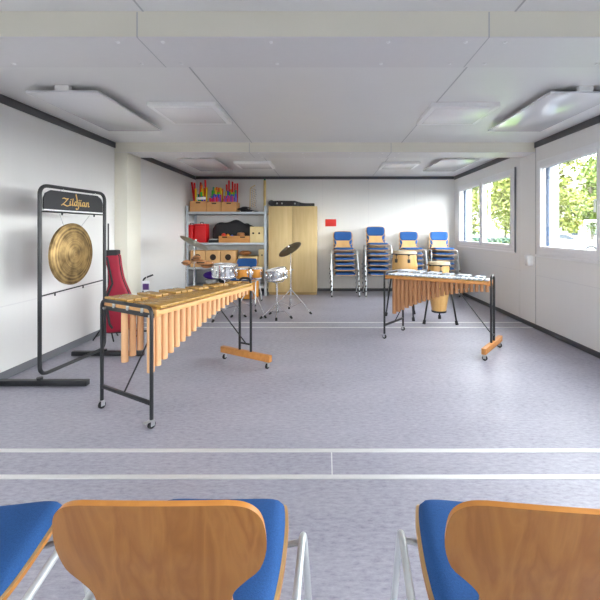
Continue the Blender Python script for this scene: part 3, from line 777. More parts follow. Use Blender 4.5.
t = thing('bongo_stand', 'thin chrome tripod under the orange bongos', 'drum stand', (-1.145, 5.78, 0))
MB().cyl((0, 0, .08), (0, 0, .597), .011, n=12).build('pole', M['chrome'], t); tripod(t, 0, 0, .44, .29, (200, 330, 85), .16, rad=.0075)
# right snare, tilted
drum('snare_drum', 'smaller shiny chrome snare drum tilted beside the cymbal stand', 'snare drum', (-.735, 5.70, .655), .150, .15, (R(3), R(-11), .1), M['chrome'], 8)
t = thing('snare_stand', 'chrome stand with splayed feet under the smaller tilted snare drum', 'drum stand', (-.735, 5.74, 0))
MB().cyl((0, 0, .06), (0, 0, .52), .012, n=12).build('pole', M['chrome'], t); MB().cyl((0, 0, .40), (0, 0, .45), .018, n=12).build('collar', M['chrome'], t)
tripod(t, 0, 0, .19, .27, (215, 330, 95, 275), .07)
for a in (20, 160, 270): MB().tube([(0, 0, .515), (.09*math.cos(R(a)), .09*math.sin(R(a)), .535-.01*math.sin(R(a))), (.155*math.cos(R(a)), .155*math.sin(R(a)), .575+.035*math.cos(R(a))-.05*math.sin(R(-a)) )], .007, 8).build('basket_arm', M['chrome'], t)
def cymbal(label, c, r, tilt, mat):
    t = thing('cymbal', label, 'cymbal', c); t.rotation_euler = tilt
    MB().lathe([(.008, .030), (.02, .029), (.035, .020), (.045, .010), (r*.5, .002), (r, -.014), (r, -.0155), (r*.5, .000), (.044, .007), (.033, .017), (.02, .025), (.008, .026), (.008, .030)], 48).build('plate', mat, t)
    MB().lathe([(0, .055), (.012, .052), (.014, .034), (.02, .032), (0, .031)], 16).build('wing_nut', M['chrome'], t)
cymbal('dark bronze cymbal tilted on the stand in front of the cabinet', (-.565, 5.97, 1.03), .20, (R(20), R(-29), 0), M['cymbal'])
t = thing('cymbal_stand', 'chrome cymbal stand with wide tripod in front of the cabinet', 'cymbal stand', (-.545, 5.97, 0))
MB().cyl((0, 0, .10), (0, 0, .70), .0125, n=12).cyl((0, 0, .70), (0, 0, .985), .009, n=12).build('pole', M['chrome'], t)
MB().cyl((0, 0, .67), (0, 0, .72), .018, n=14).cyl((0, 0, .695), (.045, -.01, .695), .006, n=8).build('height_clamp', M['chrome'], t)
MB().cyl((0, 0, .965), (-.012, 0, 1.024), .007, n=10).box((0, 0, .975), (.03, .02, .035), None, .003).build('tilter', M['chrome'], t)
tripod(t, 0, 0, .37, .33, (-12, 195, 100), .10)
cymbal('pale cymbal tilted down to the right, high up in front of the red cases', (-2.03, 5.85, 1.135), .235, (R(0), R(29), 0), M['cymbal_pale'])
t = thing('cymbal_stand', 'slim chrome cymbal stand at the left end of the shelf rack', 'cymbal stand', (-2.04, 5.85, 0))
MB().cyl((0, 0, .10), (0, 0, .66), .0125, n=12).cyl((0, 0, .66), (0, 0, 1.10), .009, n=12).build('pole', M['chrome'], t)
MB().cyl((0, 0, 1.08), (.008, 0, 1.128), .007, n=10).build('tilter', M['chrome'], t); tripod(t, 0, 0, .36, .27, (260, 20, 140), .1)
# temple blocks
t = thing('temple_block_stand', 'chrome stand with crossbar holding the brown temple blocks', 'percussion stand', (-2.13, 5.74, 0))
MB().cyl((0, 0, .10), (0, 0, .815), .011, n=12).build('pole', M['chrome'], t); tripod(t, 0, 0, .32, .25, (240, 0, 125), .1)
MB().bar((-.06, 0, .825), (.42, 0, .825), .02, .02, .003).build('crossbar', M['chrome'], t)
MB().b(-.02, .02, -.018, .018, .80, .85, .004).build('clamp', M['chrome'], t)
for i, (x, y, z, s) in enumerate(((.045, -.055, .832, .074), (.13, .075, .87, .064), (.19, -.035, .905, .066), (.265, -.065, .838, .074), (.345, -.035, .80, .096))):
    q = thing('temple_block', ['brown temple block at the left end of its crossbar', 'brown temple block tucked behind the middle of the crossbar', 'brown temple block sitting highest near the middle',
              'brown temple block second from the right end', 'largest brown temple block at the right end of the crossbar'][i], 'temple block', (-2.13+x, 5.74+y-.03, z), R(10*i-20), 'temple blocks')
    MB().ball((0, 0, 0), (s, s*.72, s*.60), 20).build('body', M['templewood'], q)
    MB().b(-s*.75, s*.75, -s*.74, -s*.45, -.007, .007, .003).build('slot', M['hole'], q)
# box drum behind the chair
t = thing('box_drum', 'orange wooden box drum on the floor behind the single blue chair', 'box drum', (-1.465, 7.26, 0))
MB().b(-.165, .165, -.15, .15, .012, .43, .03).build('body', M['bongo'], t)
for x in (-.12, .12):
    for y in (-.11, .11): MB().cyl((x, y, 0), (x, y, .014), .015, n=10).build('rubber_foot', M['rubber'], t)

# ------------------------------------------------------------------ shelf rack and what is on it
SX0, SX1, SY0, SY1 = -2.80, -1.175, 7.55, 8.05
t = thing('shelf_rack', 'grey steel shelf rack full of instruments in the back left corner', 'shelf', ((SX0+SX1)/2, (SY0+SY1)/2, 0))
w, d = (SX1-SX0)/2, (SY1-SY0)/2
for sx in (-1, 1):
    for sy in (-1, 1):
        u = MB().b(sx*w, sx*(w-.05), sy*d, sy*(d-.004), 0, 1.82).b(sx*w, sx*(w-.004), sy*d, sy*(d-.04), 0, 1.82)
        u.build('upright', M['galv'], t)
LV = (.20, .58, 1.075, 1.70)
for z in LV:
    MB().b(-w+.006, w-.006, -d+.006, d-.006, z-.045, z, .003).build('shelf_board', M['galv'], t)
CX, CY = (SX0+SX1)/2, (SY0+SY1)/2
# top shelf: three cardboard boxes of coloured tubes
BX = [(-2.735, -2.395, .215), (-2.385, -2.105, .20), (-2.095, -1.80, .20)]
for i, (a, b, h) in enumerate(BX):
    t = thing('cardboard_box', ['brown cardboard box of coloured tubes at the left of the top shelf', 'middle brown cardboard box of coloured tubes on the top shelf', 'rightmost brown cardboard box of coloured tubes on the top shelf'][i],
              'box', ((a+b)/2, 7.75, 1.70), 0, 'cardboard boxes on the top shelf')
    w2 = (b-a)/2; mb = MB(); y = .17
    mb.b(-w2, w2, -y, -y+.006, 0, h).b(-w2, w2, y-.006, y, 0, h).b(-w2, -w2+.006, -y+.006, y-.006, 0, h).b(w2-.006, w2, -y+.006, y-.006, 0, h).b(-w2+.006, w2-.006, -y+.006, y-.006, 0, .006)
    o = mb.build('carton', M['card'], t)
    MB().b(-.045, .045, -y-.0015, -y-.0003, h-.045, h-.022, 0).build('hand_hole', M['hole'], t)
    if i == 0: MB().box((.06, -y-.004, h+.055), (.19, .004, .05), None, .001).build('paper_flap', M['paper'], t)
TC = {'red': (214, 22, 26), 'orange': (240, 120, 20), 'yellow': (246, 210, 20), 'green': (40, 180, 50), 'teal': (20, 150, 130), 'blue': (30, 70, 210), 'purple': (110, 50, 160), 'magenta': (206, 30, 120), 'lime': (130, 210, 30)}
PIPES = {  # box: (u along box 0..1, depth -1..1, length, lean, colour)
 0: [(.03, .5, .62, -.12, 'red'), (.12, .1, .60, -.06, 'red'), (.30, .6, .62, .03, 'red'), (.42, .7, .60, -.01, 'red'), (.24, -.6, .47, -.02, 'yellow'), (.38, -.3, .36, .0, 'teal'), (.54, -.1, .56, .01, 'orange'),
     (.50, -.6, .27, .05, 'green'), (.66, -.55, .40, -.03, 'green'), (.72, -.75, .31, .02, 'blue'), (.80, -.3, .47, -.08, 'yellow'), (.88, -.7, .30, .02, 'purple'), (.93, .3, .66, -.06, 'red'), (.90, -.1, .50, .04, 'yellow'), (.62, .6, .50, .02, 'orange')],
 1: [(.07, .3, .42, .03, 'teal'), (.22, -.7, .27, -.03, 'red'), (.34, .0, .38, .02, 'green'), (.38, .6, .46, .03, 'yellow'), (.48, -.75, .26, .02, 'red'), (.60, .2, .44, -.02, 'yellow'), (.66, .75, .52, .03, 'orange'), (.70, -.4, .31, .03, 'purple'),
     (.80, -.75, .26, .0, 'red'), (.90, .1, .40, .0, 'green'), (.94, -.5, .32, -.06, 'blue'), (.86, .75, .52, .0, 'orange'), (.52, -.2, .38, .0, 'teal')],
 2: [(.07, .75, .55, .03, 'red'), (.10, -.3, .33, .05, 'blue'), (.14, -.75, .25, .0, 'magenta'), (.18, .25, .44, .02, 'lime'), (.30, -.75, .25, -.04, 'magenta'), (.32, .75, .56, .03, 'red'), (.36, .2, .40, .0, 'yellow'), (.45, -.45, .33, .04, 'blue'), (.52, -.8, .25, .02, 'red'), (.60, .45, .46, -.05, 'red'),
     (.66, -.6, .31, .04, 'purple'), (.73, .8, .62, .03, 'red'), (.70, -.05, .34, -.02, 'blue'), (.82, -.65, .30, .02, 'purple'), (.84, .15, .42, .03, 'lime'), (.93, -.3, .37, .0, 'teal'), (.95, .6, .63, .01, 'red'), (.80, .55, .58, .0, 'red')]}
BN = ['left', 'middle', 'rightmost']
ROWS = {1: (('red', 'magenta', 'red', 'magenta', 'red', 'magenta', 'purple'), ('teal', 'blue', 'purple', 'blue', 'red', 'blue', 'magenta'), ('green', 'lime', 'yellow', 'green', 'lime', 'yellow'), ('teal', 'yellow', 'orange', 'orange', 'yellow', 'orange')),
        2: (('magenta', 'purple', 'red', 'magenta', 'purple', 'magenta', 'purple'), ('red', 'blue', 'magenta', 'purple', 'blue', 'teal', 'blue'), ('yellow', 'blue', 'green', 'yellow', 'lime', 'teal'), ('red', 'red', 'orange', 'red', 'red', 'red'))}
for bi, rws in ROWS.items():
    PIPES[bi] = []
    for ri, cols in enumerate(rws):
        for ci, cn in enumerate(cols):
            ln = (.29, .345, .43, .50)[ri]+rnd.uniform(-.03, .03)
            if cn == 'red' and ri == 3: ln = rnd.uniform(.53, .66)
            PIPES[bi].append(((ci+.5)/len(cols)+rnd.uniform(-.02, .02), (-.85, -.3, .28, .85)[ri], ln, rnd.uniform(-.02, .02), cn))
for bi, lst in PIPES.items():
    a, b, h = BX[bi]; cnt = {}
    tot = {c: sum(1 for q in lst if q[4] == c) for c in TC}
    rows = sorted(lst, key=lambda q: q[0])
    for (u, dp, ln, lean, cn) in rows:
        k = cnt.get(cn, 0); cnt[cn] = k+1
        r = .0195
        x = a+.03+(b-a-.06)*u; y = 7.75+.125*dp
        hh = 'tall' if ln > .5 else 'short' if ln < .34 else 'mid-length'
        lab = ('only %s tube in the %s cardboard box' % (cn, BN[bi])) if tot[cn] == 1 else '%s %s plastic tube, %s %s one from the left in the %s box' % (hh, cn, ORD[k], cn, BN[bi])
        o = MB().lathe([(r-.003, 0), (r, 0), (r, ln), (r-.003, ln), (r-.003, 0)], 14).build('plastic_tube', colour('tube_'+cn, *TC[cn]))
        o.location = (x, y, 1.7075); o.rotation_euler = (R(rnd.uniform(-3, 3)), lean, 0)
        tag(o, lab, 'tube', 'coloured tubes in the cardboard boxes')
# cables, bells, cane on the top shelf
mb = MB()
for k in range(6):
    cx, cy, rr = rnd.uniform(-.05, .05), rnd.uniform(-.03, .03), rnd.uniform(.07, .10)
    mb.tube([(cx+rr*1.2*math.cos(2*PI*i/22), cy+rr*.8*math.sin(2*PI*i/22), .012+.015*k+.010*math.sin(2*PI*i/11+k)) for i in range(22)], .011, 6, closed=True)
mb.tube(rounded([(.05, -.06, .04), (.16, -.08, .03), (.24, -.02, .015), (.30, -.06, .012)], .05, 5), .011, 6)
o = mb.build('cable_coil', M['nylon'], None, (-1.665, 7.72, 1.70)); tag(o, 'tangle of black cable lying right of the cardboard boxes', 'cable')
t = thing('rattle_stand', 'pale bead strings hanging from a small rack beside the black cables', 'rattle', (-1.50, 7.78, 1.70))
MB().tube(rounded([(-.06, 0, 0), (-.05, 0, .50), (.05, 0, .56)], .03, 4), .009, 8).build('post', M['bamboo'], t)
MB().b(-.09, .09, -.05, .05, 0, .012, .003).build('base', M['bamboo'], t)
for i in range(5):
    mb = MB(); x = -.02+.022*i
    for k in range(9): mb.ball((x+.006*math.sin(k*2+i), -.01*((i % 2)), .50-.045*k-.01*i), (.011, .011, .014), 8)
    mb.tube([(x, -.01*(i % 2), .53), (x, -.01*(i % 2), .10)], .0025, 5)
    mb.build('bead_string', M['skin' if i % 2 else 'seam'], t)
t = thing('cane', 'tall yellow bamboo cane leaning at the right end of the top shelf', 'cane', (-1.255, 7.80, 1.70)); t.rotation_euler = (R(2), R(.5), 0)
MB().lathe([(0, .001), (.026, .002), (.026, .2), (.0285, .205), (.026, .21), (.026, .44), (.0285, .445), (.026, .45), (.026, .66), (0, .66)], 14).build('stem', M['bamboo'], t)
colour('green_tip', 30, 110, 80, .5)
MB().cyl((0, 0, .66), (0, 0, .69), .02, n=12).build('cap', M['green_tip'], t)
# second shelf
z = LV[2]
for i, (x, y, w2, d2, h, rz) in enumerate(((-2.735, 7.70, .10, .18, .36, 2), (-2.54, 7.735, .245, .20, .38, -4))):
    t = thing('red_case', ['narrow red case at the left end of the second shelf', 'wider red case beside the narrow one on the second shelf'][i], 'case', (x, y, z), R(rz), 'red cases on the second shelf')
    MB().b(-w2/2, w2/2, -d2/2, d2/2, 0, h, .006).build('body', M['redbox'], t)
    MB().tube(rounded([(-.03, 0, h-.002), (-.03, 0, h+.035), (.03, 0, h+.035), (.03, 0, h-.002)], .012, 4), .007, 8).build('handle', M['nylon'], t)
    MB().b(-w2/2+.02, w2/2-.02, -d2/2-.003, -d2/2, h-.03, h-.024, 0).build('lid_line', M['hole'], t)
t = thing('gig_bag', 'long black soft bag lying behind the wooden crate on the second shelf', 'bag', (-1.85, 7.90, z))
mb = MB(); n = 24; rings = []
for i in range(25):
    q = i/24; x = -.50+1.06*q
    hgt = .24+.12*math.sin(PI*min(1, q*1.25))**.6 + .02*math.sin(q*17)
    ry = .095*(.55+.45*math.sin(PI*q)**.5)
    rings.append([mb.bm.verts.new((x, ry*math.copysign(abs(math.cos(2*PI*k/n))**.7, math.cos(2*PI*k/n)), hgt/2*1.25*(1+math.copysign(abs(math.sin(2*PI*k/n))**.7, math.sin(2*PI*k/n))))) for k in range(n)])
for A, B in zip(rings, rings[1:]):
    for k in range(n): mb.bm.faces.new((A[k], A[(k+1) % n], B[(k+1) % n], B[k]))
mb.bm.faces.new(rings[0][::-1]); mb.bm.faces.new(rings[-1])
mb.build('body', M['nylon'], t, smooth=70)
MB().tube(rounded([(.13, -.03, .30), (.16, -.04, .385), (.26, -.04, .385), (.28, -.03, .30)], .04, 4), .012, 8).build('handle', M['nylon'], t)
MB().b(.12, .18, -.108, -.092, .15, .19, .004).build('logo_patch', M['seam'], t)
t = thing('wooden_crate', 'open pine crate of small toys on the second shelf', 'crate', (-1.835, 7.67, z))
mb = MB(); w2, d2, h = .31, .10, .135
mb.b(-w2, w2, -d2, -d2+.012, 0, h, .002).b(-w2, w2, d2-.012, d2, 0, h, .002).b(-w2, -w2+.012, -d2+.012, d2-.012, 0, h, .002).b(w2-.012, w2, -d2+.012, d2-.012, 0, h, .002).b(-w2+.012, w2-.012, -d2+.012, d2-.012, 0, .01)
mb.build('body', M['crate'], t)
for x in (-.19, .17): MB().b(x-.05, x+.05, -d2-.0015, -d2-.0002, h-.036, h-.014).build('grip_hole', M['hole'], t)
o = MB().ball((0, 0, 0), (.045, .045, .045), 16).build('shaker', colour('ball_red', 220, 60, 40), None, (-2.07, 7.67, z+.148)); tag(o, 'red round shaker at the left end of the pine crate', 'shaker')
o = MB().ball((0, 0, 0), (.035, .04, .04), 16).build('shaker', M['bongo'], None, (-1.985, 7.665, z+.14)); tag(o, 'orange round shaker next to the red one in the crate', 'shaker')
o = MB().ball((0, 0, 0), (.03, .03, .03), 12).build('shaker', M['bluepad'], None, (-1.90, 7.66, z+.128)); tag(o, 'small blue shaker in the pine crate', 'shaker')
o = MB().lathe([(0, 0), (.05, 0), (.085, .05), (.07, .10), (0, .105)], 20).build('wooden_bell', M['templewood'], None, (-1.72, 7.67, z+.10)); tag(o, 'brown wooden rattle sticking out of the right half of the crate', 'rattle')
t = thing('percussion_case', 'low grey equipment case between the red cases and the crate', 'case', (-2.255, 7.66, z))
MB().b(-.10, .10, -.09, .09, 0, .055, .008).build('body', M['nylon'], t); MB().b(-.08, .06, -.07, .07, .0555, .075, .006).build('lid', M['seam'], t)
t = thing('cream_box', 'cream wooden box with two round holes at the right of the second shelf', 'box', (-1.375, 7.70, z))
MB().b(-.14, .14, -.13, .13, 0, .325, .004).build('body', M['cream_box'], t)
for x in (-.075, .045): MB().lathe([(0, .002), (.017, .002), (.02, 0), (0, 0)], 16, Matrix.Translation((x, -.1303, .19)) @ Matrix.Rotation(R(90), 4, 'X')).build('hole', M['hole'], t)
# third shelf
z = LV[1]
for i, x in enumerate((-2.575, -2.265, -1.96)):
    t = thing('box_drum', 'birch box drum with round sound hole, %s of three on the third shelf' % ['left', 'middle', 'right'][i], 'box drum', (x, 7.72, z), 0, 'birch box drums on the third shelf')
    MB().b(-.148, .148, -.14, .14, 0, .335, .005).build('body', M['cajon'], t)
    MB().lathe([(0, .0025), (.058, .0025), (.062, 0), (0, 0)], 24, Matrix.Translation((0, -.1403, .20)) @ Matrix.Rotation(R(90), 4, 'X')).build('sound_hole', M['hole'], t)
t = thing('wooden_chest', 'low pale wooden box on the third shelf behind the blue chair', 'box', (-1.56, 7.72, z)); MB().b(-.19, .19, -.13, .13, 0, .20, .004).build('body', M['cream_box'], t); MB().b(-.195, .195, -.135, .135, .2005, .222, .003).build('lid', M['maple_dark'], t)
o = MB().ball((0, 0, 0), (.13, .09, .05), 16).build('cushion', M['templewood'], None, (-1.64, 7.72, z+.278)); tag(o, 'brown rounded wooden piece lying on the low pale box', 'wood block')
t = thing('cream_box', 'upright cream box with one dot at the right end of the third shelf', 'box', (-1.28, 7.74, z)); MB().b(-.07, .065, -.13, .13, 0, .36, .004).build('body', M['cream_box'], t)
MB().lathe([(0, .002), (.014, .002), (.016, 0), (0, 0)], 14, Matrix.Translation((.0, -.1303, .24)) @ Matrix.Rotation(R(90), 4, 'X')).build('hole', M['hole'], t)
# bottom shelf
z = LV[0]
o = MB().ball((0, 0, 0), (.20, .14, .085), 20).build('cloth_bundle', M['purple'], None, (-2.31, 7.73, z+.20)); tag(o, 'purple cloth bundle on the bottom shelf', 'cloth')
t = thing('white_bin', 'white plastic bin under the purple cloth on the bottom shelf', 'bin', (-2.34, 7.73, z)); MB().lathe([(0, .003), (.10, 0), (.135, .115), (.128, .115), (.095, .01), (0, .01)], 24).build('body', M['seam'], t)
o = MB().ball((0, 0, 0), (.27, .15, .10), 20).build('soft_bag', M['nylon'], None, (-1.93, 7.72, z+.10)); tag(o, 'black soft bag slumped on the bottom shelf', 'bag')
o = MB().ball((0, 0, 0), (.17, .12, .04), 20).build('practice_pad', M['bluepad'], None, (-2.0, 7.70, z+.243)); tag(o, 'blue cloth folded on top of the slumped black bag', 'cloth')
# ------------------------------------------------------------------ cabinet and guitar case
t = thing('cabinet', 'tall two-door maple cabinet against the back wall beside the shelf rack', 'cabinet', (-.662, 7.93, 0))
MB().b(-.498, .498, -.228, .228, .055, 1.82, .003).build('body', M['maple'], t); MB().b(-.49, .49, -.215, .22, 0, .055).build('plinth', M['maple_dark'], t)
for s, (a, b) in ((0, (-.497, -.002)), (1, (.002, .497))):
    dr = MB().b(a, b, -.2475, -.2285, .06, 1.818, .002).build('door', M['maple'], t)
    MB().b(-.0022 if s == 0 else .0022, -.006 if s == 0 else .006, -.2485, -.2477, .07, 1.81).build('edge_band', M['maple_dark'], dr)
    if s == 1: MB().lathe([(0, .003), (.011, .003), (.013, 0), (0, 0)], 14, Matrix.Translation((.03, -.2478, 1.02)) @ Matrix.Rotation(R(90), 4, 'X')).build('lock', M['steel'], dr)
t = thing('guitar_case', 'black guitar case lying flat on top of the maple cabinet', 'guitar case', (-.68, 7.85, 1.82))
pr = [(-.40, .0), (-.385, .10), (-.32, .165), (-.22, .18), (-.13, .145), (-.06, .13), (.03, .135), (.10, .10), (.16, .06), (.40, .05), (.44, .065), (.46, .04), (.46, 0)]
half = [(a, b) for a, b, _, _ in catmull([(a, b, 0, 0) for a, b in pr], 4)]
poly = half+[(x, -y) for x, y in reversed(half[1:-1])]
def casebody(z0, z1, k):
    return MB().prism([(x, y*k) for x, y in poly], z1-z0, Matrix.Translation((0, 0, z0)))
cb = MB(); rings = []
for k, zz, tz in ((.93, 0, 0), (1, .018, 0), (1, .085, 0), (.96, .105, 0), (.88, .112, 0)):
    rings.append([cb.bm.verts.new((x*(.985 if k < .95 else 1), y*k, zz*(1. if x < .06 else max(.62, 1-(x-.06)*2.2)))) for x, y in poly])
for A, B in zip(rings, rings[1:]):
    n = len(A)
    for i in range(n): cb.bm.faces.new((A[i], A[(i+1) % n], B[(i+1) % n], B[i]))
cb.bm.faces.new(rings[0][::-1]); cb.bm.faces.new(rings[-1])
cb.build('shell', M['nylon'], t, smooth=50)
MB().tube(rounded([(-.10, -.142, .05), (-.10, -.165, .05), (.0, -.165, .05), (.0, -.142, .05)], .012, 3), .008, 6).build('handle', M['nylon'], t)
for x in (-.3, -.2, .06): MB().box((x, -.185 if x < -.15 else -.135, .055), (.03, .012, .03), None, .003).build('latch', M['seam'], t)
o = MB().cyl((0, -.12, 0), (0, .12, 0), .062, n=20).build('rolled_mat', M['nylon'], None, (-1.105, 7.84, 1.884)); tag(o, 'small black roll beside the guitar case, at the cabinet edge', 'roll')
# ------------------------------------------------------------------ outside the windows
GZ = -.2
struct_g = MB().b(-60, 80, -60, 90, GZ-.3, GZ).build('ground', M['asphalt']); struct_g['kind'] = 'structure'
o = MB().b(3.6, 27, 26.5, 52, GZ, GZ+.03).b(3.6, 12, 9, 26.4, GZ, GZ+.03).build('lawn', M['grass']); tag(o, 'green lawn outside below the trees', 'lawn'); o['kind'] = 'stuff'
def leaves(mb, c, s, n, size, r):
    bm = mb.bm
    for _ in range(n):
        d = Vector((r.gauss(0, 1), r.gauss(0, 1), r.gauss(0, 1))).normalized()*(r.random()**.45)
        p = Vector((c[0]+d.x*s[0], c[1]+d.y*s[1], c[2]+d.z*s[2]))
        a = Vector((r.gauss(0, 1), r.gauss(0, 1), r.gauss(0, .7))).normalized(); b = a.orthogonal().normalized()
        b = (Matrix.Rotation(r.uniform(0, 6.28), 3, a) @ b); q = size*r.uniform(.6, 1.3)
        bm.faces.new([bm.verts.new(p-a*q), bm.verts.new(p+b*q*.45), bm.verts.new(p+a*q), bm.verts.new(p-b*q*.45)])
def tree(label, x, y, h, cr, mat, seed, n=2600, trunk=.16, low=.22, size=.20):
    r = random.Random(seed)
    t = thing('tree', label, 'tree', (x, y, GZ+.03), 0, 'trees outside the windows')
    tk = MB().tube([(0, 0, 0), (.05, .03, h*.3), (-.04, .05, h*.6), (.02, 0, h*.9)], trunk, 8, taper=[1, .8, .55, .2])
    for k in range(7):
        a = r.uniform(0, 6.28); z = h*r.uniform(.3, .7); tk.tube([(0, 0, z), (cr*.4*math.cos(a), cr*.4*math.sin(a), z+h*.1), (cr*.75*math.cos(a), cr*.75*math.sin(a), z+h*.16)], trunk*.35, 6, taper=[1, .7, .3])
    tk.build('trunk', M['bark'], t)
    mb = MB(); B = 12
    for k in range(B):
        a = r.uniform(0, 6.28); q = r.random()**.6
        z = h*(low+(1-low)*(k+.5)/B); w = cr*(.35+.65*math.sin(PI*min(.98, .18+.8*(k+.5)/B)))
        leaves(mb, (q*w*.75*math.cos(a), q*w*.75*math.sin(a), z), (w*.55, w*.55, h*.11), n//B, size, r)
    mb.build('foliage', M[mat], t, smooth=180)
TREES = [('broad lime-green tree outside the nearer window, behind the white car', 18.9, 31, 8.4, 2.9, 'leaf_yel'), ('leafy tree outside, at the right of the nearer window view', 24.2, 34, 8.0, 3.2, 'leaf'),
         ('bushy dense tree outside, left in the view through the nearer window', 22.4, 40, 10.5, 3.3, 'leaf'), ('thin yellowish tree outside, in the right pane of the far window', 14.9, 31, 8.0, 2.1, 'leaf_yel'),
         ('round green tree outside, in the middle of the far window', 13.6, 37, 9.0, 2.4, 'leaf'), ('small yellowish tree outside, in the left pane of the far window', 11.0, 29.5, 7.0, 2.0, 'leaf_yel'),
         ('large tree outside, farthest back between the two windows', 19.2, 45, 11, 3.6, 'leaf_yel'), ('slender green tree outside, at the right edge of the far window', 17.4, 35.2, 9.0, 1.5, 'leaf')]
for i, (lab, x, y, h, cr, mat) in enumerate(TREES):
    tree(lab, x, y, h, cr, mat, 20+i, 3600 if cr > 2.8 else 2600)
for i, (x, y, s, h, lab) in enumerate(((9.0, 21.5, 1.0, 1.25, 'dark green round bush outside the far window, left pane'), (10.6, 22.2, 1.1, 1.2, 'dark green bush outside the far window, right pane'), (12.6, 23.6, 1.1, 1.3, 'dark green bush outside at the right edge of the far window'))):
    t = thing('bush', lab, 'bush', (x, y, GZ), 0, 'bushes outside the far window')
    mb = MB(); leaves(mb, (0, 0, h*.5), (s*.75, s*.75, h*.5), 900, .10, random.Random(50+i)); mb.build('foliage', M['leaf_dark'], t, smooth=180)
    MB().tube([(0, 0, 0), (0, 0, h*.6)], .04, 6).build('stem', M['bark'], t)
# white car parked outside: local x = length, front towards +x
t = thing('car', 'white car parked outside the nearer right window', 'car', (15.4, 24.0, GZ), R(-33))
side = [(-2.05, .30), (-2.08, .62), (-2.0, .90), (-1.75, .98), (-1.35, 1.32), (-.75, 1.45), (.05, 1.43), (.75, 1.02), (1.55, .90), (2.0, .70), (2.08, .42), (2.0, .28)]
cb = MB(); rings = []
for k, y in ((.86, -.86), (.97, -.80), (1, -.55), (1, .55), (.97, .80), (.86, .86)):
    rings.append([cb.bm.verts.new((x*(.97+.03*k), y*(1 if z < 1. else .84), .3+(z-.3)*k)) for x, z in side])
for A, B in zip(rings, rings[1:]):
    n = len(A)
    for i in range(n): cb.bm.faces.new((A[i], A[(i+1) % n], B[(i+1) % n], B[i]))
cb.bm.faces.new(rings[0][::-1]); cb.bm.faces.new(rings[-1])
cb.build('body', M['carwhite'], t, smooth=40)
for s in (-1, 1):
    mt = Matrix(((1, 0, 0, 0), (0, 0, s, s*.735), (0, 1, 0, 0), (0, 0, 0, 1)))
    MB().prism([(-1.35, .97), (-.98, 1.22), (-.4, 1.30), (-.4, .97)], .035, mt).build('side_window', M['carglass'], t)
    MB().prism([(-.34, .97), (-.34, 1.30), (.05, 1.29), (.55, .99)], .035, mt).build('side_window', M['carglass'], t)
    for x in (-1.28, 1.30):
        w_ = MB().lathe([(0, -.09), (.22, -.09), (.31, -.08), (.325, -.04), (.325, .04), (.31, .08), (.22, .09), (0, .09)], 28, Matrix.Translation((x, s*.80, .325)) @ Matrix.Rotation(R(90), 4, 'X')).build('wheel', M['tyre'], t)
        MB().lathe([(0, .02), (.19, .02), (.2, 0), (0, 0)], 24, Matrix.Translation((x, s*.892, .325)) @ Matrix.Rotation(R(-90*s), 4, 'X')).build('hub_cap', M['steel'], w_)
    MB().box((2.0, s*.6, .66), (.12, .3, .13), None, .03).build('headlamp', M['carglass'], t)
MB().box((.42, 0, 1.235), (.03, 1.2, .5), Matrix.Rotation(R(-59), 3, 'Y'), .01).build('windscreen', M['carglass'], t)
# framed board, lamp posts and a house far off
t = thing('framed_board', 'white framed board standing outside beside the car', 'board', (12.1, 16.6, GZ), R(-33))
for x in (-.5, .5): MB().b(x-.035, x+.035, -.035, .035, 0, 2.0, .004).build('post', M['pvc'], t)
MB().b(-.465, .465, -.03, .03, 1.92, 2.0, .004).build('top_rail', M['pvc'], t); MB().b(-.465, .465, -.03, .03, .5, .58, .004).build('lower_rail', M['pvc'], t)
MB().b(-.03, .03, -.025, .025, .58, 1.92).build('middle_bar', M['pvc'], t)
MB().b(-.465, .465, -.006, .006, .58, 1.92).build('panel', M['glass'], t)
for i, (x, y, lab) in enumerate(((16.3, 28, 'slim pale post outside the nearer window'), (11.4, 26.0, 'slim pale post outside the far window'))):
    t = thing('street_lamp', lab, 'lamp post', (x, y, GZ), R(200)); MB().cyl((0, 0, 0), (0, 0, 4.6), .05, .035, 10).build('post', M['seam'], t)
    MB().tube(rounded([(0, 0, 4.58), (0, 0, 4.9), (.6, 0, 5.0)], .2, 4), .03, 8).build('arm', M['seam'], t); MB().box((.75, 0, 4.98), (.5, .2, .08), None, .03).build('lamp_head', M['seam'], t)
t = thing('house', 'pale house with grey roof outside, behind the trees', 'house', (36, 47, GZ), R(-35))
MB().b(-6, 6, -4, 4, 0, 5.6).build('walls', M['houseplaster'], t); MB().prism([(-6.5, -.0), (6.5, 0), (4.6, 2.6), (-4.6, 2.6)], 8.8, Matrix(((1, 0, 0, 0), (0, 0, 1, -4.4), (0, 1, 0, 5.6), (0, 0, 0, 1)))).build('roof', M['roof'], t)
for x in (-4, -1.4, 1.4, 4):
    for z in (1, 3.6): MB().b(x-.5, x+.5, -4.04, -4.005, z, z+1.3).build('window', M['carglass'], t)

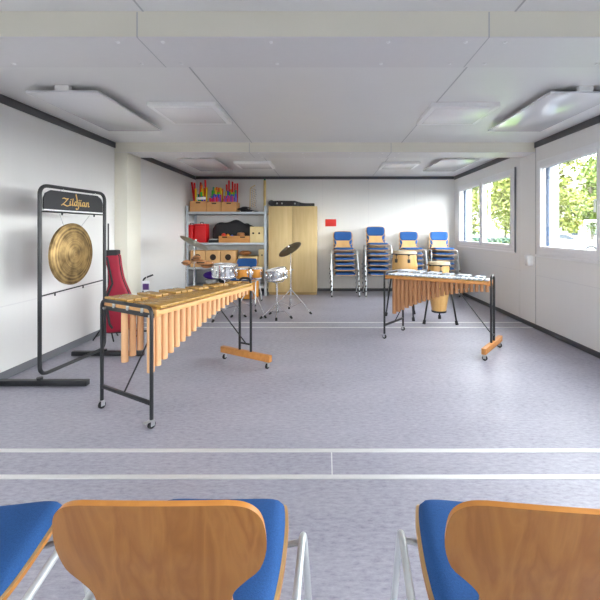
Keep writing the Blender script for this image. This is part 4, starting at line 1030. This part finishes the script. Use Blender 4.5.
# ------------------------------------------------------------------ light
wld = bpy.data.worlds.new('overcast_sky'); S.world = wld; wld.use_nodes = True
nt = wld.node_tree; bg = nt.nodes['Background']
tc = nt.nodes.new('ShaderNodeTexCoord'); sp = nt.nodes.new('ShaderNodeSeparateXYZ'); nt.links.new(tc.outputs['Generated'], sp.inputs[0])
cr = nt.nodes.new('ShaderNodeValToRGB'); cr.color_ramp.elements[0].position = .0; cr.color_ramp.elements[0].color = (1., 1., 1., 1)
cr.color_ramp.elements[1].position = .8; cr.color_ramp.elements[1].color = (.93, .96, 1.0, 1)
nt.links.new(sp.outputs['Z'], cr.inputs['Fac']); nt.links.new(cr.outputs['Color'], bg.inputs['Color'])
bg.inputs['Strength'].default_value = SKY
sl = bpy.data.lights.new('sun', 'SUN'); sl.energy = SUN; sl.angle = R(2); sl.color = (1., .94, .80)
so = bpy.data.objects.new('sun', sl); COL.objects.link(so)
so.rotation_euler = Vector((.72, .16, -.75)).to_track_quat('-Z', 'Y').to_euler()
def portal(name, c, size, direction):
    l = bpy.data.lights.new(name, 'AREA'); l.shape = 'RECTANGLE'; l.size, l.size_y = size; l.cycles.is_portal = True
    o = bpy.data.objects.new(name, l); COL.objects.link(o); o.location = c
    o.rotation_euler = Vector(direction).to_track_quat('-Z', 'Z').to_euler()
for y0, y1, z0, z1 in WINS: portal('window_portal', (W+.30, (y0+y1)/2, (z0+z1)/2), (y1-y0, z1-z0), (-1, 0, 0))
for x0, x1, z0, z1 in FWINS: portal('window_portal', ((x0+x1)/2, Y0-.30, (z0+z1)/2), (x1-x0, z1-z0), (0, 1, 0))

# ------------------------------------------------------------------ camera: 1.31 m up, level, lens shifted down
cam = bpy.data.cameras.new('camera'); co = bpy.data.objects.new('camera', cam); COL.objects.link(co)
co.location = (0, 0, 1.31); co.rotation_euler = (R(90), 0, 0)
cam.sensor_width = 36; cam.lens = 22.5; cam.shift_x = -25/600; cam.shift_y = -69/600; cam.clip_start = .02
S.camera = co
S.view_settings.view_transform = 'Standard'; S.view_settings.look = 'None'; S.view_settings.gamma = 1
S.view_settings.exposure = EXPO; S.view_settings.use_curve_mapping = False
S.cycles.max_bounces = 14; S.cycles.diffuse_bounces = 8; S.cycles.glossy_bounces = 5; S.cycles.transparent_max_bounces = 12
S.cycles.sample_clamp_indirect = 8; S.cycles.caustics_reflective = False; S.cycles.caustics_refractive = False
